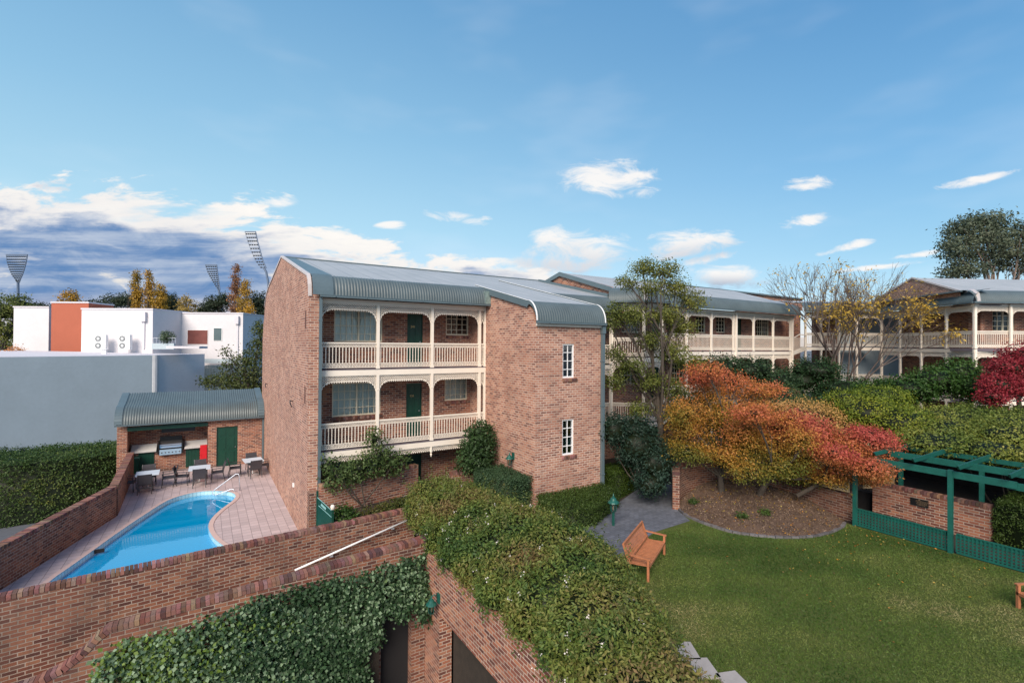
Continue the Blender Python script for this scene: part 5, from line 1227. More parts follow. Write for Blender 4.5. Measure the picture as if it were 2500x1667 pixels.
# ------------------------------------------------------------------ lanterns
def lantern_body(t, c, s=1.0, glow=False):
    x, y, z = c
    mb = MB(); mb.lathe((x, y, z), [(.0, 0), (.03*s, .0), (.055*s, .03*s), (.075*s, .04*s)], 6); mb.build('base', M_lampg, t)
    mb = MB(); mb.lathe((x, y, z+.04*s), [(.062*s, 0), (.085*s, .22*s)], 6); mb.build('glass', glass_mat('lantern_glass', (.75, .7, .6), .1) if 'lantern_glass' not in [m.name for m in bpy.data.materials] else bpy.data.materials['lantern_glass'], t)
    mb = MB()
    for k in range(6):
        a = 2*math.pi*k/6; mb.bar((x+.067*s*math.cos(a), y+.067*s*math.sin(a), z+.04*s), (x+.09*s*math.cos(a), y+.09*s*math.sin(a), z+.26*s), .014*s)
    mb.build('cage', M_lampg, t)
    mb = MB(); mb.lathe((x, y, z+.26*s), [(.15*s, 0), (.14*s, .03*s), (.09*s, .07*s), (.075*s, .12*s), (.03*s, .145*s), (.035*s, .16*s), (.015*s, .18*s), (.022*s, .2*s), (.008*s, .23*s), (0, .26*s)], 12); mb.build('lamp_roof', M_lampg, t)
    mb = MB(); mb.lathe((x, y, z+.06*s), [(.012*s, 0), (.025*s, .05*s), (.018*s, .11*s), (0, .13*s)], 8); mb.build('bulb', M_cream, t)
lp = thing('post_lantern', (11.36, 11.83, LZ), 'verdigris green post lantern standing between the hedge and the paved path', 'lantern')
lantern_body(lp, (11.36, 11.83, LZ+.42), 1.25); MB().box(11.33, 11.39, 11.80, 11.86, LZ, LZ+.43).build('post', M_lampg, lp)
lq = thing('wall_lantern', (5.0, 11.7, .2), 'green wall lantern on the retaining wall above the garage opening', 'lantern')
lantern_body(lq, (4.98, 11.75, -.08), .95)
mb = MB(); mb.box(5.16, 5.2, 11.68, 11.82, .16, .40); mb.tube([(5.16, 11.75, .32), (5.06, 11.75, .40), (4.98, 11.75, .36)], .014, 6); mb.build('bracket', M_lampg, lq)
lr = thing('wall_lantern', (9.7, 15.55, 2.5), 'green wall lantern on the tower, just above the clipped box hedge', 'lantern')
lantern_body(lr, (9.66, 15.55, 2.34), .95)
mb = MB(); mb.box(9.81, 9.85, 15.48, 15.62, 2.55, 2.80); mb.tube([(9.82, 15.55, 2.74), (9.74, 15.55, 2.82), (9.66, 15.55, 2.78)], .014, 6); mb.build('bracket', M_lampg, lr)
# brick planter with a small number plate right of the tower
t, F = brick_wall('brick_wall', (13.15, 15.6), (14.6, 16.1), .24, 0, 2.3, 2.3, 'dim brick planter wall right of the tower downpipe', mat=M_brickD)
sg = thing('number_sign', (14.6, 15.9, 2.0), 'small pale number plate on the planter corner below the tree', 'sign')
MB(Frame(14.25, 15.88, rad(18))).box(0, .42, -.05, -.02, 1.9, 2.08).build('plate', plain('pale_green_plate', (.38, .46, .42), .5), sg)
# ------------------------------------------------------------------ white buildings across the street
def at2(x, y, d): return at(x, y, d)
wb = thing('rendered_building', (-12, 47, -.6), 'low white and grey rendered building across the street behind the pool shed', 'building')
RZ0 = 5.75
P0 = (-22.5, 43.0); P1 = (-12.05, 47.78); P2 = (-3.6, 51.9); P3_ = (.0, 55.9)
dx_, dy_ = P2[0]-P1[0], P2[1]-P1[1]
mb = MB(); mb.prism_z([P0, P2, (P2[0]-.3, P2[1]+.3), (P0[0]-.3, P0[1]+.4)], -2.5, RZ0); mb.build('grey_wall', M_grey, wb)
mb = MB(); mb.lathe((P2[0]-.05, P2[1]+.2, -.6), [(.32, 0), (.32, RZ0+.62)], 14); mb.build('rounded_corner', plain('pale_grey_corner', (.45, .47, .5), .7), wb)
mb = MB(); mb.prism_z([(P2[0], P2[1]+.1), P3_, (P3_[0]-.3, P3_[1]+.4), (P2[0]-.3, P2[1]+.5)], -.6, RZ0+.02); mb.build('white_wall', M_render, wb)
mb = MB(); mb.hexa([(P0[0], P0[1], RZ0-.3), (P2[0], P2[1]+.3, RZ0-.3), (P3_[0], P3_[1]+.4, RZ0-.3), (-22, 66, RZ0-.3)], [(P0[0], P0[1]+.05, RZ0+.03), (P2[0], P2[1]+.15, RZ0+.03), (P3_[0], P3_[1]+.2, RZ0+.05), (-22, 66, 6.15)]); mb.build('flat_roof', M_roofw, wb)
wb2 = thing('rendered_building', (-8, 62, 5.5), 'upper block of the rendered building, white with one terracotta panel', 'building')
def block(name, mat, xa, xb, d, ya, yb, depth=4, par=None, cap=True, lab=None):
    "upright block facing the camera: photo bounds xa..xb, ya (top)..yb (foot) at distance d"
    a = at(xa, yb, d); b = at(xb, yb, d); zt = at((xa+xb)/2, ya, d).z; zb = min(a.z, b.z)-.4
    L = math.hypot(b.x-a.x, b.y-a.y); F = Frame(a.x, a.y, math.atan2(b.y-a.y, b.x-a.x))
    o = MB(F).box(0, L, 0, depth, zb, zt).build(name, mat, par)
    if cap: MB(F).box(-.05, L+.05, -.06, depth+.05, zt+.002, zt+.14).build('parapet_cap', M_roofw, par)
    return F, L, zb, zt
block('white_block', M_render, 32, 118, 50, 751, 862, 6, wb2)
Fo, Lo, zb_, zt_ = block('terracotta_block', M_orange, 124, 215, 48, 740, 851, 3, wb2)
block('white_block', M_render, 198, 372, 46, 756, 858, 6, wb2)
block('white_block', M_render, 388, 592, 50, 766, 890, 6, wb2)
block('white_block', M_render, 372, 392, 47.5, 758, 858, 4, wb2)
# roof plant
def ac_unit(px, py, d, lab):
    p = at(px, py, d); t = thing('air_conditioner', (p.x, p.y, p.z-.68), lab, 'air conditioner', 'twin fan air conditioners on the white roof'); F = Frame(p.x, p.y, -rad(YAW)+rad(4))
    MB(F).box(-.48, .48, 0, .36, p.z-.68, p.z+.68).build('casing', M_white, t)
    for dz in (-.33, .31):
        m_ = MB(F); vs = [( -.16+.27*math.cos(a), -.015, p.z+dz+.27*math.sin(a)) for a in [2*math.pi*i/20 for i in range(20)]]+[(-.16+.27*math.cos(a), 0, p.z+dz+.27*math.sin(a)) for a in [2*math.pi*i/20 for i in range(20)]]
        m_.add(vs, [tuple(range(20))]+[(i, (i+1) % 20, 20+(i+1) % 20, 20+i) for i in range(20)]); g_ = m_.build('fan_grille', plain('grille_grey', (.16, .18, .19), .5) if 'grille_grey' not in MATS else MATS['grille_grey'], t)
        m_ = MB(F); vs = [(-.16+.10*math.cos(a), -.02, p.z+dz+.10*math.sin(a)) for a in [2*math.pi*i/14 for i in range(14)]]; m_.add(vs, [tuple(range(14))])
        for k in range(8): a = 2*math.pi*k/8+.2; m_.bar((-.16+.1*math.cos(a), -.02, p.z+dz+.1*math.sin(a)), (-.16+.26*math.cos(a+.3), -.02, p.z+dz+.26*math.sin(a+.3)), .012, .012)
        m_.build('fan_hub', M_white, g_)
    m_ = MB(F); m_.tube([(.55, .1, p.z+.5), (.56, .1, p.z-.3), (.5, .1, p.z-.6)], .025, 6); m_.build('pipe', M_rail, t)
ac_unit(244, 835, 45, 'left twin fan air conditioner on the white roof'); ac_unit(303, 835, 45, 'right twin fan air conditioner on the white roof')
p = at(254, 858, 42); t = thing('roof_vent', (p.x, p.y, p.z-.3), 'short white flue with a square cowl in front of the left air conditioner', 'roof vent')
mb = MB(); mb.box(p.x-.14, p.x+.14, p.y-.14, p.y+.14, p.z-.5, p.z+.18); mb.build('flue', M_white, t); mb = MB(); mb.box(p.x-.2, p.x+.2, p.y-.2, p.y+.2, p.z+.18, p.z+.24); mb.build('cowl', M_white, t)
def fitting(name, par, mat, xa, xb, d, ya, yb, th=.1, out=.0):
    a = at(xa, yb, d); b = at(xb, yb, d); zt = at((xa+xb)/2, ya, d).z; F = Frame(a.x, a.y, math.atan2(b.y-a.y, b.x-a.x))
    L = math.hypot(b.x-a.x, b.y-a.y); return MB(F).box(0, L, -th-out, -.003-out, min(a.z, b.z), zt).build(name, mat, par)
fitting('rainwater_head', wb2, M_roofw, 345, 359, 46, 762, 785, .25); fitting('downpipe', wb2, M_roofw, 350, 354, 46, 785, 852, .1)
fitting('rainwater_head', wb2, M_roofw, 575, 585, 50, 772, 791, .25); fitting('downpipe', wb2, M_roofw, 578, 582, 50, 791, 880, .1)
fitting('window', wb2, plain('brown_blind', (.17, .055, .045), .35, 0, .35, 1.5), 458, 507, 50, 806, 840, .02); fitting('window_frame', wb2, M_white, 457, 508, 50, 805, 841, .012)
fitting('window', wb2, plain('grey_window', (.10, .14, .15), .2, 0, .1), 522, 541, 50, 801, 831, .03); fitting('window_frame', wb2, M_white, 521, 543, 50, 799, 832, .02)
fitting('balcony_parapet', wb2, M_grey, 374, 428, 45.5, 838, 852, .2); fitting('canopy', wb2, M_roofw, 428, 507, 44.5, 845, 850, 1.2)
fitting('soffit_band', wb2, M_grey, 496, 592, 49.4, 876, 886, .2)
mb = MB(); a = at(374, 838, 45.3); b = at(428, 838, 45.3); mb.bar(a+Vector((0, 0, .5)), b+Vector((0, 0, .5)), .05); [mb.bar(a.lerp(b, k/7), a.lerp(b, k/7)+Vector((0, 0, .5)), .04) for k in range(8)]; mb.build('balcony_rail', M_rail, wb2)
# perforated screen
a = at(500, 931, 47); b = at(590, 931, 47); L = math.hypot(b.x-a.x, b.y-a.y); F = Frame(a.x, a.y, math.atan2(b.y-a.y, b.x-a.x)); zt = at(545, 893, 47).z
t = thing('metal_screen', (a.x, a.y, a.z), 'blue grey perforated metal screen behind the oak branches', 'screen')
mb = MB(F); n1_, n2_ = 24, 10
for i in range(n1_+1): x = L*i/n1_; mb.box(x-.045, x+.045, 0, .03, a.z-.8, zt)
for i in range(n2_+6): z = zt-(zt-a.z)*i/n2_; mb.box(0, L, .031, .05, z-.045, z+.045)
mb.build('mesh_panel', M_gutter, t)
wb3 = thing('rendered_building', tuple(at(610, 900, 60)), 'white gabled house end glimpsed between the oak and the gable wall', 'building')
block('white_wall', M_render, 600, 680, 60, 800, 960, 6, wb3, cap=False)
# ------------------------------------------------------------------ stadium floodlights
def floodlight(name, base_px, d, outline, rows, curve, lab):
    """outline: (y, xl, xr) photo rows of the lamp panel from its top down; the mast goes on down to the ground"""
    bx, by = base_px; gp = at(bx, by, d); t = thing('stadium_floodlight', (gp.x, gp.y, -2.6), lab, 'floodlight', 'stadium floodlights on the skyline'); k = d/FPX
    ml = [at(xl, y, d) for y, xl, xr in outline]; mr = [at(xr, y, d) for y, xl, xr in outline]
    m_ = MB(); m_.tube(ml, .30*k*4.2/ (k*4.2) * k*1.3, 6); m_.tube(mr, k*1.3, 6); m_.bar(ml[0], mr[0], k*2.2); m_.build('frame', M_pole, t)
    m_ = MB(); m_.tube([(gp.x, gp.y, -2.6), (gp.x, gp.y, gp.z*.5), gp]+[at(x, y, d) for x, y in curve], [k*4, k*3.6, k*3.2]+[k*2.6]*len(curve), 10); m_.build('mast', M_pole, t)
    m_ = MB(); m2 = MB()
    for j in range(rows):
        f = (j+.5)/rows*(len(outline)-1); i = int(f); q = f-i; A0 = ml[i].lerp(ml[min(i+1, len(ml)-1)], q); B0 = mr[i].lerp(mr[min(i+1, len(mr)-1)], q); L = (B0-A0).length; n_ = max(1, int(L/(k*4.8)))
        m2.bar(A0, B0, k*1.0)
        for s in range(n_): c = A0.lerp(B0, (s+.5)/n_); m_.bar(c-CR*k*1.45-Vector((0, 0, k*1.0)), c+CR*k*1.45-Vector((0, 0, k*1.0)), k*2.8, k*2.8)
    m_.build('lamp_array', M_black, t); m2.build('lamp_rail', M_pole, t)
    return t
floodlight('a', (44, 740), 260, [(622, 15, 67), (640, 17, 64), (655, 22, 60), (670, 28, 55), (681, 36, 50), (690, 41, 47)], 13, [(44, 700), (44, 690)], 'floodlight mast at the far left, its fan panel facing straight on')
floodlight('b', (540, 745), 300, [(647, 501, 529), (665, 507, 531), (680, 515, 533), (695, 524, 535), (708, 532, 537)], 12, [(538, 725), (534, 708)], 'smaller distant floodlight mast between the two groups of golden poplars')
floodlight('c', (655, 720), 170, [(566, 598, 624), (590, 605, 629), (615, 614, 636), (637, 624, 642), (655, 637, 650)], 11, [(655, 690), (650, 664), (643, 652)], 'nearest floodlight mast, leaning in beside the gable roof')
# ------------------------------------------------------------------ planting
G_DEEP = [(.008, .022, .006), (.016, .045, .010), (.030, .070, .016), (.055, .105, .028)]
G_MID = [(.015, .040, .008), (.035, .080, .014), (.070, .125, .022), (.11, .16, .035)]
def px(x, y, d, rx, ry, rd=None):
    "ellipsoid seen at photo pixel x,y, half sizes rx, ry in photo pixels, distance d"
    p = at(x, y, d); k = d/FPX; return (p.x, p.y, p.z, rx*k, rx*k if rd is None else rd, ry*k)
def shrub(name, label, cat, blobs, seeds, per, crad, leaf, cols, seed, base=None, core=.6, group=None, hue=None, stems=True, aspect=.55, shell=.3, part='foliage', flat=.8, patch=1.4, corecol=(.010, .016, .005), stemz=None):
    g = np.random.default_rng(seed); z0 = min(b[2]-b[5] for b in blobs)
    cx = sum(b[0] for b in blobs)/len(blobs); cy = sum(b[1] for b in blobs)/len(blobs)
    base = base or (cx, cy, z0)
    t = thing(name, base, label, cat, group)
    P, N = ell(blobs, seeds, g, shell)
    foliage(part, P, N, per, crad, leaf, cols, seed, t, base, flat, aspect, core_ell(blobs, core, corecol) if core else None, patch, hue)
    if stems:
        mb = MB(); r = random.Random(seed)
        for k in range(4): b = r.choice(blobs); limb(mb, (base[0]+r.uniform(-.08, .08), base[1]+r.uniform(-.08, .08), base[2]), (b[0], b[1], b[2]), .03, .01, .1, 4, r, 5)
        mb.build('stem', M_bark, t)
    return t
def tree(name, label, cat, base, blobs, r0, seeds, per, crad, leaf, cols, seed, core=0, group=None, hue=None, fork=.35, twigs=5, up=.5, flat=.8, aspect=.55, shell=.35, bark=None, patch=.6):
    g = np.random.default_rng(seed); t = thing(name, base, label, cat, group); P, N = ell(blobs, seeds, g, shell)
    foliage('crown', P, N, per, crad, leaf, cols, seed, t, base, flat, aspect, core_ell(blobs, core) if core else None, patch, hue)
    mb = MB(); skeleton(mb, base, blobs, r0, fork, twigs, random.Random(seed), up); mb.build('trunk', bark or M_bark, t); return t
def hedge(name, label, cat, poly, z0, z1, seeds, per, crad, leaf, cols, seed, base=None, flat=.8, lump=.05, patch=1.2):
    c = np.array(poly).mean(0); base = base or (c[0], c[1], z0); t = thing(name, base, label, cat); g = np.random.default_rng(seed)
    P, N = box_pts(poly, z0, z1, seeds, g); P = P+N*(snoise(P, 3, seed)*lump)[:, None]-N*.04
    foliage('foliage', P, N, per, crad, leaf, cols, seed, t, base, flat, .6, core_box(poly, z0, z1, .13), patch); return t
# street hedge on the left
HEDGE_G = [(.018, .038, .012), (.034, .068, .018), (.045, .090, .022), (.075, .12, .028), (.16, .17, .035)]
HP = [tuple(at(x_, 1100, d_)[:2]) for x_, d_ in ((-500, 21.5), (0, 22.6), (300, 25.2), (300, 28.5), (0, 26), (-500, 25))]
hedge('street_hedge', 'thick dark green street hedge outside the left pool wall', 'hedge', HP, -1.8, 1.15, 12000, 7, .085, .085, HEDGE_G, 11, lump=.12)
# clipped yew hedges
YEW = [(.018, .038, .008), (.036, .066, .012), (.062, .105, .018), (.10, .14, .025)]
hedge('clipped_hedge', 'low clipped hedge in front of the tower', 'hedge', [(9.3, 12.2), (10.9, 12.1), (12.75, 13.05), (12.85, 14.05), (9.88, 14.08)], LZ-.1, 1.62, 3400, 9, .05, .045, YEW, 12)
hedge('clipped_hedge', 'clipped yew hedge in the shade beyond the paved path', 'hedge', [(13.3, 13.75), (15.0, 14.3), (15.3, 15.2), (13.6, 15.0)], LZ-.1, 1.95, 2400, 9, .05, .045, [(.02, .04, .006), (.04, .075, .010), (.075, .12, .014)], 13)
hedge('clipped_hedge', 'square clipped yew hedge at the right behind the trellis fence', 'hedge', [(20.1, 1.0), (22.2, 1.0), (22.2, 4.8), (20.1, 4.8)], 0, 2.25, 5200, 9, .05, .045, YEW, 14)
hedge('clipped_hedge', 'grey green box hedge clipped square against the tower side wall', 'hedge', [(8.15, 15.3), (8.9, 14.3), (9.75, 14.25), (9.8, 16.4), (8.7, 16.45)], .9, 2.2, 3600, 9, .05, .045, [(.022, .048, .022), (.042, .085, .038), (.075, .13, .06)], 15)
# the big flowering hedge above the garage
BH = [(6.4, 14.7, 1.62, 1.0, .9, .83), (6.6, 13.6, 1.63, 1.18, 1.0, .93), (6.6, 12.5, 1.58, 1.33, 1.0, .98), (6.6, 11.4, 1.58, 1.46, 1.05, 1.02), (6.65, 10.3, 1.57, 1.56, 1.05, 1.06), (6.7, 9.2, 1.52, 1.66, 1.05, 1.06), (6.62, 8.1, 1.50, 1.58, 1.05, 1.03), (6.32, 7.0, 1.42, 1.26, 1.0, 1.0), (6.0, 6.0, 1.34, .98, 1.0, .97), (5.7, 5.1, 1.24, .78, .9, .88), (7.85, 9.4, 1.28, .78, .8, .63)]
t = thing('flowering_hedge', (6.3, 9.5, LZ), 'big billowing hedge of green and bronze leaves along the lawn edge above the garage', 'hedge')
g = np.random.default_rng(21); P, N = ell(BH, 16000, g, .08); k = P[:, 2] > .55; P, N = P[k], N[k]
P = P+N*(snoise(P, 1.6, 3)*.16+snoise(P, 5, 4)*.05)[:, None]
def bh_hue(Q, t_, g): return t_+.04+.34*snoise(Q, 2.2, 8)+.12*np.clip((Q[:, 2]-1.7), -1, 1)
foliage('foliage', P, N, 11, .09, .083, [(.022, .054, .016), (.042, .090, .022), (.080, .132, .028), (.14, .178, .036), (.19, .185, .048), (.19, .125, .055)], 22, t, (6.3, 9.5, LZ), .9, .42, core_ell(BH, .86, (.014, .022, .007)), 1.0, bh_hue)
g = np.random.default_rng(23); P, N = ell(BH, 420, g, .02); k = (P[:, 2] > .5) & (snoise(P, 1.3, 5) > -.1); P, N = P[k]+N[k]*.14, N[k]
Q, M, i = clumps(P, N, 5, .03, g); me = leaves_mesh('blossom', Q, M, .035*np.ones(len(Q)), np.tile([[.72, .66, .62]], (len(Q), 1)), .9, (6.3, 9.5, LZ)); o = bpy.data.objects.new('blossom', me); COL.objects.link(o); o.parent = t; o['kind'] = 'stuff'
g = np.random.default_rng(24); P, N = ell(BH, 260, g, .01); k = (N[:, 2] > .25); P, N = P[k], N[k]
S = np.concatenate([P+N*h+np.array([0, 0, h*.7]) for h in (.08, .15, .22, .28)]); foliage('shoots', S, np.concatenate([N]*4), 9, .035, .06, [(.05, .085, .018), (.10, .13, .03), (.16, .09, .045)], 25, t, (6.3, 9.5, LZ), 1.2, .42)
bpy.data.objects['shoots']['kind'] = 'stuff'
# low shrubs in the planting bed
shrub('low_shrub', 'low bushy green and red shrub in the bed above the long wall', 'shrub', [(4.3, 16.0, 1.18, .45, .3, .27), (4.9, 16.15, 1.2, .45, .3, .28), (5.5, 16.25, 1.24, .45, .3, .30), (6.0, 16.4, 1.26, .45, .3, .30)], 700, 9, .08, .06, [(.015, .035, .01), (.04, .07, .015), (.09, .10, .02), (.12, .045, .02)], 31)
shrub('low_shrub', 'leafy pale green plant beside the green gate', 'shrub', [(3.7, 15.75, 1.35, .32, .3, .38)], 160, 10, .09, .085, G_MID, 32)
# shrubs climbing at the balcony
shrub('climbing_shrub', 'sprawling green shrub hiding the left end of the lowest balcony', 'shrub', [(3.9, 17.15, 2.35, .55, .3, .5), (4.6, 17.2, 2.5, .6, .3, .5), (5.3, 17.3, 2.75, .5, .3, .75), (5.1, 17.25, 3.45, .3, .2, .45), (5.9, 17.35, 2.55, .5, .3, .45), (3.6, 17.1, 2.8, .35, .25, .35)], 560, 7, .10, .10, [(.02, .045, .012), (.05, .085, .022), (.10, .15, .05), (.16, .13, .04)], 33, core=.35, base=(4.7, 17.2, 1.2), shell=.6)
shrub('balcony_bush', 'round glossy green bush standing at the right end of the lowest balcony', 'bush', [(9.0, 16.75, 2.9, .68, .5, .62), (8.8, 16.7, 2.4, .7, .5, .5), (9.1, 16.8, 3.4, .5, .4, .45)], 900, 8, .10, .10, [(.012, .032, .010), (.028, .062, .018), (.060, .11, .035)], 34, core=.6, base=(8.9, 16.8, .6))
# ivy
def ivy_top(x): return np.interp(x, [-3.2, -2.0, -1.2, 0, 1.0, 2.4, 3.6, 5.2], [-.4, .55, .75, .85, .95, 1.05, 1.08, 1.1])
g = np.random.default_rng(41); n_ = 15000; X = g.uniform(-4.5, 5.15, n_); Zt = ivy_top(X); Z = Zt-(Zt+2.6)*g.random(n_)**.9
hole = (X > 3.9) & (X < 4.85) & (Z < -.22-.16*np.sin(X*9))
hole |= (X > 4.85) & (Z < -.5); hole |= (X > 3.55) & (X <= 3.9) & (Z < -.9); hole |= (X < -1.75) & (Z > -.3-(-1.75-X)*1.2)
X, Z = X[~hole], Z[~hole]; th = .16+.12*np.sin(X*1.7+Z*2)+.18*np.clip((.9-Z), 0, 1)
P = np.stack([X, 12.68-th, Z], 1); N = np.tile([[0, -1., .35]], (len(P), 1)); P[:, 1] -= snoise(P, 2.5, 2)*.10
t = thing('ivy', (1.8, 12.7, -2.6), 'variegated ivy hanging over the face of the lower brick wall', 'ivy')
def ivy_hue(Q, t_, g): w_ = np.clip((Q[:, 0]+.6)/1.6, 0, 1); var = g.random(len(Q)); return np.where(g.random(len(Q)) < w_, .02+.52*var**1.8*(1+.8*snoise(Q, 2.5, 9)), .25+.70*var)
foliage('leaves', P, N, 4, .07, .085, [(.018, .046, .016), (.036, .080, .032), (.09, .16, .075), (.25, .35, .22), (.08, .14, .028), (.12, .19, .03), (.18, .25, .05)], 42, t, (1.8, 12.7, -2.6), 1, .85, None, 1, ivy_hue)
g2 = MB(); g2.hexa([(-2.6, 12.60, -2.6), (3.9, 12.60, -2.6), (3.9, 12.69, -2.6), (-2.6, 12.69, -2.6)], [(-1.2, 12.60, -.1), (3.9, 12.60, .6), (3.9, 12.69, .6), (-1.2, 12.69, -.1)]); g2.box(3.9, 4.9, 12.60, 12.69, -.12, .6); g2.build('ivy_mat', M_soil, t)
# lawn grass, clippings and leaves
g = np.random.default_rng(51); n_ = 150000
a = g.random(n_); X = 7.0+11.1*g.random(n_); Y = 2.0+8.8*g.random(n_)
keep = (Y < 9.4+.33*(X-8.2)) | (X > 13.9); keep &= ~((X > 13.95) & (Y > np.interp(X, [13.95, 14.15, 14.9, 15.9, 17.1, 18.2], [9.6, 9.3, 8.45, 7.9, 7.75, 7.9]))); keep &= (Y < 10.7) & ~((X > 12.1) & (Y > 10.6))
P = np.stack([X[keep], Y[keep], np.full(keep.sum(), LZ+.012)], 1); m_ = len(P); N = g.normal(size=(m_, 3)); N[:, 2] *= .25
tt = .50+.40*snoise(P, .45, 12)+.62*snoise(P, 1.1, 2)+.25*snoise(P, 3.3, 5)+.30*(g.random(m_)-.5)
C = lerpc([(.038, .082, .015), (.068, .125, .025), (.11, .165, .036), (.17, .20, .058), (.30, .27, .13)], tt)*(1+.5*(g.random(m_)-.5))[:, None]
me = leaves_mesh('grass', P, N, .055*(.6+.8*g.random(m_)), C, .22); o = bpy.data.objects.new('grass', me); COL.objects.link(o); tag(o, 'short mown grass of the lawn', 'grass', kind='stuff')
n_ = 1500; X = g.uniform(11, 18.1, n_); Y = g.uniform(4, 9.5, n_); w_ = np.exp(-np.abs(X-17.6)/1.6)*np.exp(-np.abs(Y-7)/1.6); k = g.random(n_) < w_*1.1+.05
X, Y = X[k], Y[k]; k = ~((X > 13.95) & (Y > np.interp(X, [13.95, 14.15, 14.9, 15.9, 17.1, 18.2], [9.5, 9.2, 8.4, 7.8, 7.7, 7.8]))); X, Y = X[k], Y[k]
n2_ = 800; X2 = g.uniform(14.1, 18.4, n2_); Y2 = g.uniform(7.9, 12.2, n2_); ok = np.array([inpoly(x, y, poly) for x, y in zip(X2, Y2)]); X2, Y2 = X2[ok], Y2[ok]
Zb = np.array([bed_z(x, y)+.03 for x, y in zip(X2, Y2)])
P = np.concatenate([np.stack([X, Y, np.full(len(X), LZ+.05)], 1), np.stack([X2, Y2, Zb], 1)]); N = g.normal(size=P.shape)*.35+np.array([0, 0, 1])
C = lerpc([(.42, .30, .03), (.50, .22, .03), (.30, .12, .03), (.52, .42, .10), (.16, .09, .05)], g.random(len(P)))
me = leaves_mesh('fallen_leaves', P, N, .05*(.6+.8*g.random(len(P))), C, .6); o = bpy.data.objects.new('fallen_leaves', me); COL.objects.link(o); tag(o, 'yellow leaves fallen on the lawn and the mulch', 'fallen leaves', kind='stuff')
n2_ = 14000; X2 = g.uniform(14.0, 18.5, n2_); Y2 = g.uniform(7.8, 12.3, n2_); ok = np.array([inpoly(x, y, poly) for x, y in zip(X2, Y2)]); X2, Y2 = X2[ok], Y2[ok]
P = np.stack([X2, Y2, np.array([bed_z(x, y)+.01 for x, y in zip(X2, Y2)])], 1); N = g.normal(size=P.shape)*.5+np.array([0, 0, 1])
C = lerpc([(.05, .03, .02), (.12, .075, .05), (.22, .15, .10), (.34, .25, .18)], g.random(len(P))**1.4)
me = leaves_mesh('bark_chips', P, N, .05*(.5+.9*g.random(len(P))), C, .4, mat=M_chip); o = bpy.data.objects.new('bark_chips', me); COL.objects.link(o); tag(o, 'loose bark chips on the mulch bed', 'bark chips', kind='stuff')
for i, (x, y) in enumerate(((14.95, 11.5), (14.9, 9.6), (15.7, 9.3))):
    z = bed_z(x, y); shrub('weed_tuft', ['small green weed at the foot of the square wall end', 'small weed in the mulch nearest the path', 'right one of two small weeds in the middle of the mulch'][i], 'weed', [(x, y, z+.08, .16, .16, .10)], 40, 8, .05, .05, G_MID, 60+i, core=0, stems=False)
# ------------------------------------------------------------------ maples
MAPLE = [(.07, .10, .018), (.14, .14, .024), (.32, .19, .03), (.45, .19, .045), (.49, .145, .06), (.42, .095, .06)]
def tiers(cx, cy, d, W, rows, r):
    "flat fans of leaves stacked like maple boughs; rows: (y pixel, x centre, half width px)"
    out = []
    for (y, xc, hw, th) in rows:
        n_ = max(1, round(hw/38))
        for i in range(n_):
            x = xc-hw+2*hw*(i+.5)/n_; out.append(px(x+r.uniform(-8, 8), y+r.uniform(-9, 9), d+r.uniform(-1.0, 1.0), 40+r.uniform(-6, 12), th*r.uniform(.95, 1.5), 40*d/FPX*1.1))
    return out
def mhue(z0, z1, red=0., xr=None):
    def f(Q, t_, g):
        z = (Q[:, 2]-z0)/(z1-z0); return .05+.66*np.clip(z, 0, 1.1)+red+(0 if xr is None else .42*np.clip((Q[:, 0]-xr)/1.4, 0, 1)*np.clip(z*2, 0, 1))+.30*snoise(Q, 1.8, 4)+.26*(g.random(len(Q))-.5)+.10*(t_-.5)
    return f
r = random.Random(3)
m1 = tiers(0, 0, 18.6, 0, [(905, 1728, 40, 16), (935, 1745, 70, 20), (965, 1790, 95, 22), (1000, 1760, 120, 24), (1040, 1745, 120, 25), (1080, 1735, 110, 24), (1108, 1722, 80, 18), (940, 1860, 30, 14), (1000, 1850, 45, 20)], r)
tree('japanese_maple', 'tall orange and red maple on the left of the mulch bed', 'maple', (16.3, 11.3, 1.35), m1, .12, 2600, 15, .15, .072, MAPLE, 71, hue=mhue(2.0, 5.2), fork=.5, up=.35, flat=.62, core=.3, patch=1, shell=.6)
m2 = tiers(0, 0, 17.2, 0, [(1015, 1880, 90, 18), (1045, 1900, 130, 22), (1080, 1925, 150, 24), (1115, 1925, 165, 22), (1145, 1900, 110, 18), (1160, 1985, 70, 14)], r)
tree('japanese_maple', 'broad orange maple in the middle of the mulch bed', 'maple', (16.9, 10.2, 1.5), m2, .11, 2400, 15, .15, .072, MAPLE, 72, hue=mhue(1.8, 4.0, -.06, 16.6), fork=.5, up=.4, flat=.62, core=.3, patch=1, shell=.6)
m3 = tiers(0, 0, 16.0, 0, [(1060, 2120, 30, 18), (1085, 2100, 75, 22), (1110, 2080, 90, 22), (1140, 2100, 75, 18), (1165, 2110, 55, 12)], r)
tree('japanese_maple', 'bright red maple leaning over the lattice screen and green post', 'maple', (17.7, 9.3, 1.6), m3, .08, 1400, 14, .13, .07, [(.10, .10, .022), (.27, .16, .035), (.44, .16, .055), (.46, .105, .06), (.40, .07, .06)], 73, hue=mhue(1.8, 3.6, .10), fork=.5, up=.4, flat=.5, core=.35, patch=1)
tree('dark_red_maple', 'dark crimson maple at the right edge in front of the right wing', 'maple', tuple(at(2490, 1010, 21)), [px(2470, 900, 21, 45, 30), px(2500, 865, 21.5, 45, 30), px(2440, 940, 20.5, 40, 28), px(2500, 930, 21, 55, 40), px(2425, 970, 20, 30, 18), px(2540, 900, 21.5, 50, 50)], .1, 1500, 12, .12, .09, [(.10, .015, .02), (.22, .02, .028), (.30, .03, .04), (.42, .07, .06)], 74, core=.5)
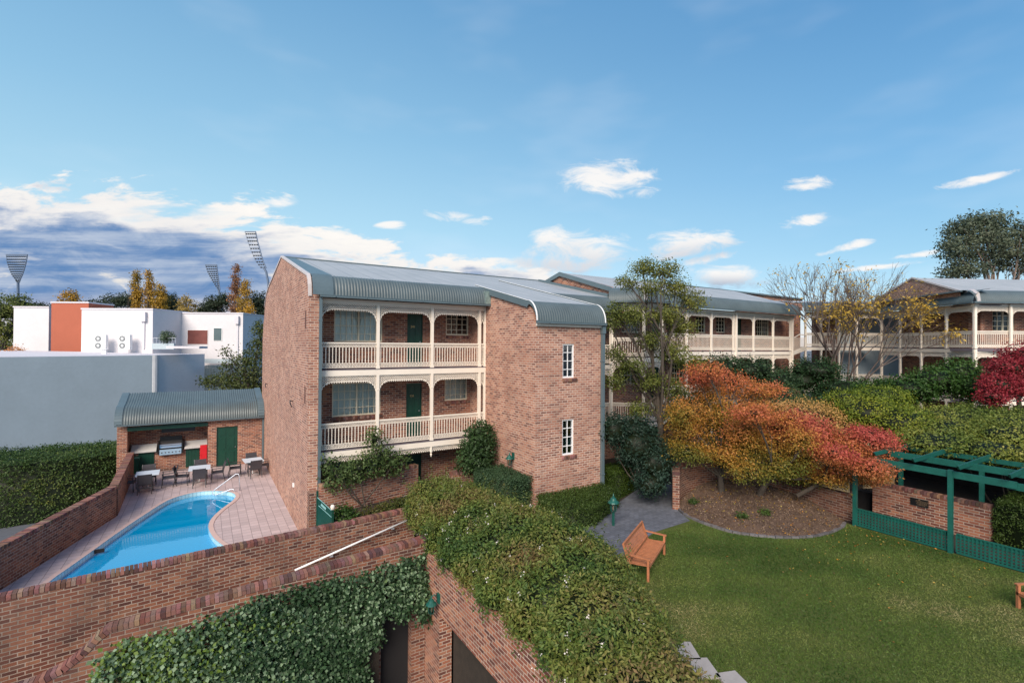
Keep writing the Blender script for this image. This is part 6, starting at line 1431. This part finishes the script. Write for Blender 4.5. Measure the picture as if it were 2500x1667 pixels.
# ------------------------------------------------------------------ other garden trees and shrubs
TG = [(.035, .055, .012), (.075, .10, .02), (.13, .15, .03), (.20, .20, .04), (.26, .20, .06)]
tb = [px(1570, 655, 21, 34, 20), px(1620, 660, 21, 40, 22), px(1530, 690, 20.5, 24, 18), px(1650, 700, 21.3, 36, 24), px(1590, 700, 20.6, 30, 20), px(1690, 735, 21.5, 30, 26), px(1505, 760, 20, 22, 18), px(1545, 770, 20.3, 36, 22), px(1625, 770, 21, 38, 26), px(1665, 800, 21.5, 34, 24), px(1490, 790, 20, 20, 16),
      px(1590, 830, 21, 34, 24), px(1500, 860, 19.8, 22, 20), px(1540, 890, 20, 36, 20), px(1640, 860, 21, 40, 26), px(1690, 890, 21.6, 34, 24), px(1580, 930, 20.5, 38, 24), px(1500, 930, 19.8, 24, 26), px(1640, 950, 21, 36, 26), px(1560, 1000, 20.3, 30, 20), px(1640, 1010, 21, 30, 22)]
tree('garden_tree', 'tall slender tree with open olive green foliage right of the tower', 'tree', tuple(at(1617, 1150, 20.8)), tb, .15, 2300, 12, .14, .085, TG, 81, fork=.5, up=.55, twigs=6, shell=.7)
# yellow, half bare tree
yb = at(2060, 930, 30.5); base = (yb.x, yb.y, 1.2)
t = thing('half_bare_tree', base, 'half bare spreading tree with yellow leaves in front of the stair bridge', 'tree'); mb = MB(); r = random.Random(12); tips = []
def grow_(p, d, L, rr, lev):
    q = p+d*L; limb(mb, p, q, rr, rr*.62, .05, 3, r, 6 if lev < 2 else 4)
    if lev >= 5: tips.append(q); return
    for k in range(3 if lev < 4 else 3):
        dd = (d+Vector((r.gauss(0, .32), r.gauss(0, .32), r.gauss(.12, .20)))).normalized(); grow_(q, dd, L*r.uniform(.64, .84), rr*.60, lev+1)
    if lev > 1: tips.append(q)
for (px_, py_, rr) in ((2005, 850, .12), (2040, 840, .10), (2070, 850, .10), (2110, 865, .10)):
    top = at(px_, py_, 30.5); b0 = Vector((yb.x, yb.y, 1.2)); d = (top-b0); grow_(b0, d.normalized(), d.length*.55, rr, 0)
mb.build('trunk', plain('grey_twigs', (.105, .08, .07), .9, 0, .3, 8), t)
g = np.random.default_rng(82); T = np.array([tuple(q) for q in tips]); T = T[g.random(len(T)) < .9]; zlim = at(2060, 785, 30.5).z
sel = T[(g.random(len(T)) < np.where(np.abs(T[:, 2]-zlim) < 1.1, .85, .12))]
foliage('crown', sel, np.tile([[0, 0, 1.]], (len(sel), 1)), 10, .20, .17, [(.34, .19, .03), (.48, .30, .04), (.55, .38, .07), (.30, .17, .08)], 83, t, base, 1, .4)
DK = [(.008, .024, .008), (.018, .048, .014), (.036, .080, .022)]
shrub('dark_shrub', 'dark glossy rhododendron filling the corner right of the tower', 'shrub', [px(1560, 1090, 19, 60, 55), px(1600, 1130, 18.5, 50, 45), px(1500, 1050, 19, 35, 40), px(1550, 1050, 19.5, 50, 35), px(1590, 1180, 18, 40, 30)], 1500, 7, .12, .11, [(.008, .022, .012), (.018, .042, .026), (.045, .085, .065)], 84, core=.75, aspect=.4)
shrub('dark_shrub', 'dark shrubs under the middle wing balcony behind the maple', 'shrub', [px(1760, 900, 27, 50, 30), px(1830, 905, 27, 60, 30), px(1690, 1000, 25, 50, 40), px(1890, 930, 27, 50, 30)], 1300, 8, .16, .12, [(.014, .034, .014), (.030, .062, .024), (.055, .10, .04)], 85, core=.7)
shrub('feathery_shrub', 'pale feathery green shrub between the orange maple and the yellow tree', 'shrub', [px(1900, 985, 24, 70, 45), px(1960, 1010, 23.5, 60, 40), px(1850, 1010, 24, 50, 40)], 1500, 10, .12, .08, [(.03, .055, .018), (.065, .10, .03), (.11, .15, .05)], 86, core=.7)
shrub('green_bush', 'deep green bush at the foot of the half bare tree', 'bush', [px(1990, 905, 28, 60, 32), px(2050, 950, 27, 70, 30), px(1950, 930, 28, 50, 30), px(2010, 1000, 25, 80, 40)], 1500, 8, .16, .12, DK, 87, core=.75)
shrub('green_bush', 'bright green leafy bush in front of the right wing columns', 'bush', [px(2280, 930, 23.5, 55, 35), px(2340, 915, 24, 50, 40), px(2390, 950, 23, 60, 35), px(2220, 950, 23.5, 60, 28), px(2150, 955, 24.5, 60, 25)], 1900, 8, .15, .12, [(.016, .045, .008), (.035, .085, .014), (.075, .14, .025)], 88, core=.75)
shrub('apricot_shrub', 'apricot coloured shrub showing above the broad orange maple', 'shrub', [px(1960, 1020, 20.5, 90, 42), px(2050, 1055, 20, 60, 35), px(1880, 1020, 20.5, 50, 40)], 1500, 9, .12, .08, [(.16, .13, .03), (.36, .22, .05), (.50, .29, .10), (.45, .22, .10)], 89, core=.6)
shrub('yellow_green_shrub', 'yellow green arching shrub behind the red maple', 'shrub', [px(2120, 1010, 20, 80, 45), px(2200, 1040, 19, 80, 50), px(2070, 985, 21, 55, 35), px(2150, 970, 21, 60, 28)], 2600, 9, .12, .075, [(.035, .07, .008), (.08, .13, .012), (.17, .21, .02), (.36, .34, .03)], 90, core=.75)
vb = [(21.6, 6.6, 3.55, 1.5, 1.1, .40), (21.9, 5.2, 3.5, 1.4, 1.1, .38), (22.0, 3.6, 3.5, 1.5, 1.2, .38), (22.2, 2.0, 3.5, 1.5, 1.2, .38), (23.6, 7.2, 3.8, 1.7, 1.4, .42), (23.8, 5.0, 3.8, 1.6, 1.4, .42), (24, 2.8, 3.8, 1.6, 1.5, .42), (25.6, 7.6, 3.95, 1.6, 1.6, .45), (25.8, 5.2, 3.95, 1.6, 1.6, .45), (26, 2.6, 3.9, 1.6, 1.6, .45), (27.6, 6.6, 4.0, 1.6, 1.8, .45), (27.8, 3.6, 4.0, 1.6, 1.8, .45), (20.9, 3.0, 3.4, .5, 1.6, .25)]
def vhue(Q, t_, g): return t_+.25*snoise(Q, .9, 3)-.18*np.clip((Q[:, 0]-23)/4, -1, .6)*0
shrub('vine', 'dense yellow green vine spread over the top of the pergola', 'vine', vb, 6500, 9, .14, .085, [(.05, .085, .014), (.095, .14, .024), (.16, .195, .035), (.24, .25, .045), (.42, .34, .09)], 91, core=.7, base=(22.5, 5, LZ), hue=vhue, shell=.2)
# ------------------------------------------------------------------ trees far behind
tree('gum_tree', 'large grey green gum tree rising behind the right wing roof', 'gum tree', (at(2440, 700, 62).x, at(2440, 700, 62).y, 0), [px(2350, 560, 62, 40, 28), px(2410, 545, 62, 45, 28), px(2330, 610, 61, 35, 30), px(2390, 610, 62, 45, 30), px(2450, 580, 63, 40, 30), px(2500, 570, 62, 45, 30), px(2360, 660, 61, 45, 22), px(2510, 640, 62, 45, 35), px(2440, 640, 63, 25, 22), px(2320, 665, 61, 25, 15), px(2560, 600, 62, 40, 60), px(2380, 590, 62, 60, 35), px(2480, 620, 62, 50, 30)], .38, 3000, 10, .42, .30, [(.04, .058, .038), (.075, .10, .062), (.12, .145, .09), (.17, .18, .115)], 95, fork=.5, up=.6, shell=.8, bark=M_barkp)
tree('oak_tree', 'dark oak with reaching branches between the shed roof and the gable wall', 'oak tree', (at(640, 900, 36).x, at(640, 900, 36).y, -.6), [px(620, 905, 36, 35, 28), px(570, 925, 36, 45, 18), px(520, 932, 36, 30, 12), px(630, 850, 36.5, 25, 30), px(640, 810, 37, 22, 28), px(600, 880, 36, 30, 20), px(560, 890, 35.5, 16, 10), px(550, 865, 35.5, 10, 14), px(645, 950, 36, 30, 20), px(590, 940, 36, 45, 16)], .22, 800, 9, .20, .17, [(.022, .038, .012), (.05, .07, .018), (.09, .11, .03), (.15, .12, .03)], 96, shell=.6)
POP = [(.12, .10, .03), (.30, .20, .03), (.45, .26, .03), (.40, .20, .06)]
for i, (x, y, rx, ry, d, cols, lab, cat, seed) in enumerate((
    (333, 715, 10, 52, 90, POP, 'slim golden poplar, leftmost of the group above the air conditioners', 'poplar', 101), (365, 715, 11, 52, 90, POP, 'middle golden poplar of the group above the white roof', 'poplar', 102), (390, 735, 16, 38, 88, POP, 'broad golden poplar, right of the group above the white roof', 'poplar', 103),
    (575, 705, 13, 58, 95, [(.16, .08, .05), (.26, .13, .07), (.36, .18, .05)], 'tall russet poplar left of the gable', 'poplar', 104), (598, 735, 15, 50, 92, POP, 'orange yellow poplar beside the russet one', 'poplar', 105), (608, 800, 14, 60, 80, [(.36, .20, .02), (.48, .27, .03), (.5, .3, .06)], 'golden tree glowing behind the end of the white block', 'tree', 106),
    (172, 728, 22, 20, 80, POP, 'small golden tree above the terracotta panel', 'tree', 107), (455, 745, 22, 25, 85, [(.2, .14, .05), (.34, .24, .06), (.42, .3, .1)], 'sparse pale yellow tree left of the middle floodlight', 'tree', 108))):
    b0 = at(x, 800, d); bl = [px(x+random.Random(seed+k).uniform(-3, 3), y-ry+2*ry*(k+.5)/5, d, rx*(.55+.22*k if k < 3 else 1.0), ry/4.2) for k in range(5)]
    tree('poplar_tree' if cat == 'poplar' else 'yellow_tree', lab, cat, (b0.x, b0.y, -.6), bl, .25, 300 if i < 6 else 130, 10, .30, .30, cols, seed, fork=.6, up=.5, twigs=3, shell=.7)
DT = [(.018, .030, .018), (.032, .050, .028), (.055, .075, .040)]
for i, (bl, lab, seed) in enumerate((([px(250, 745, 100, 35, 14), px(300, 735, 100, 40, 20), px(225, 752, 100, 25, 10)], 'dark spreading cedar left of the poplars behind the white roof', 111), ([px(415, 740, 100, 25, 22), px(430, 755, 100, 20, 14)], 'dark tree just right of the golden poplars', 112), ([px(525, 745, 98, 30, 20), px(545, 735, 98, 18, 18), px(500, 755, 98, 20, 12)], 'dark tree at the foot of the middle floodlight', 113), ([px(632, 740, 100, 22, 26), px(650, 770, 100, 22, 20)], 'dark tree touching the gable wall', 114), ([px(95, 755, 95, 30, 12)], 'dull purple grey tree above the left white block', 115))):
    b0 = at(sum(650 if False else 0 for _ in ())+0, 0, 1) if False else None
    c = bl[0]; tree('dark_tree', lab, 'tree', (c[0], c[1], -.6), bl, .4, 420, 9, .40, .34, DT, seed, fork=.5, up=.6, twigs=3, shell=.5, core=.6)
tree('leafy_tree', 'yellow green leafy tree at the far left edge behind the street hedge', 'tree', (at(10, 850, 60).x, at(10, 850, 60).y, -.6), [px(10, 760, 60, 35, 40), px(50, 745, 60, 25, 25), px(-20, 800, 60, 40, 60), px(25, 810, 60, 25, 40), px(60, 760, 61, 18, 18)], .3, 900, 9, .28, .24, [(.05, .07, .015), (.11, .14, .03), (.22, .22, .04)], 116, core=.5)
shrub('orange_shrub', 'orange foliage spilling over the left end of the white roof', 'shrub', [px(15, 870, 44, 25, 14), px(40, 855, 45, 14, 8)], 140, 8, .16, .13, [(.40, .16, .03), (.55, .22, .06), (.5, .3, .1)], 117, core=0)
shrub('potted_shrub', 'small round shrub on the white balcony', 'shrub', [px(407, 823, 45.5, 15, 14)], 160, 9, .12, .11, [(.02, .045, .02), (.05, .09, .04), (.3, .35, .25)], 118, core=.6)
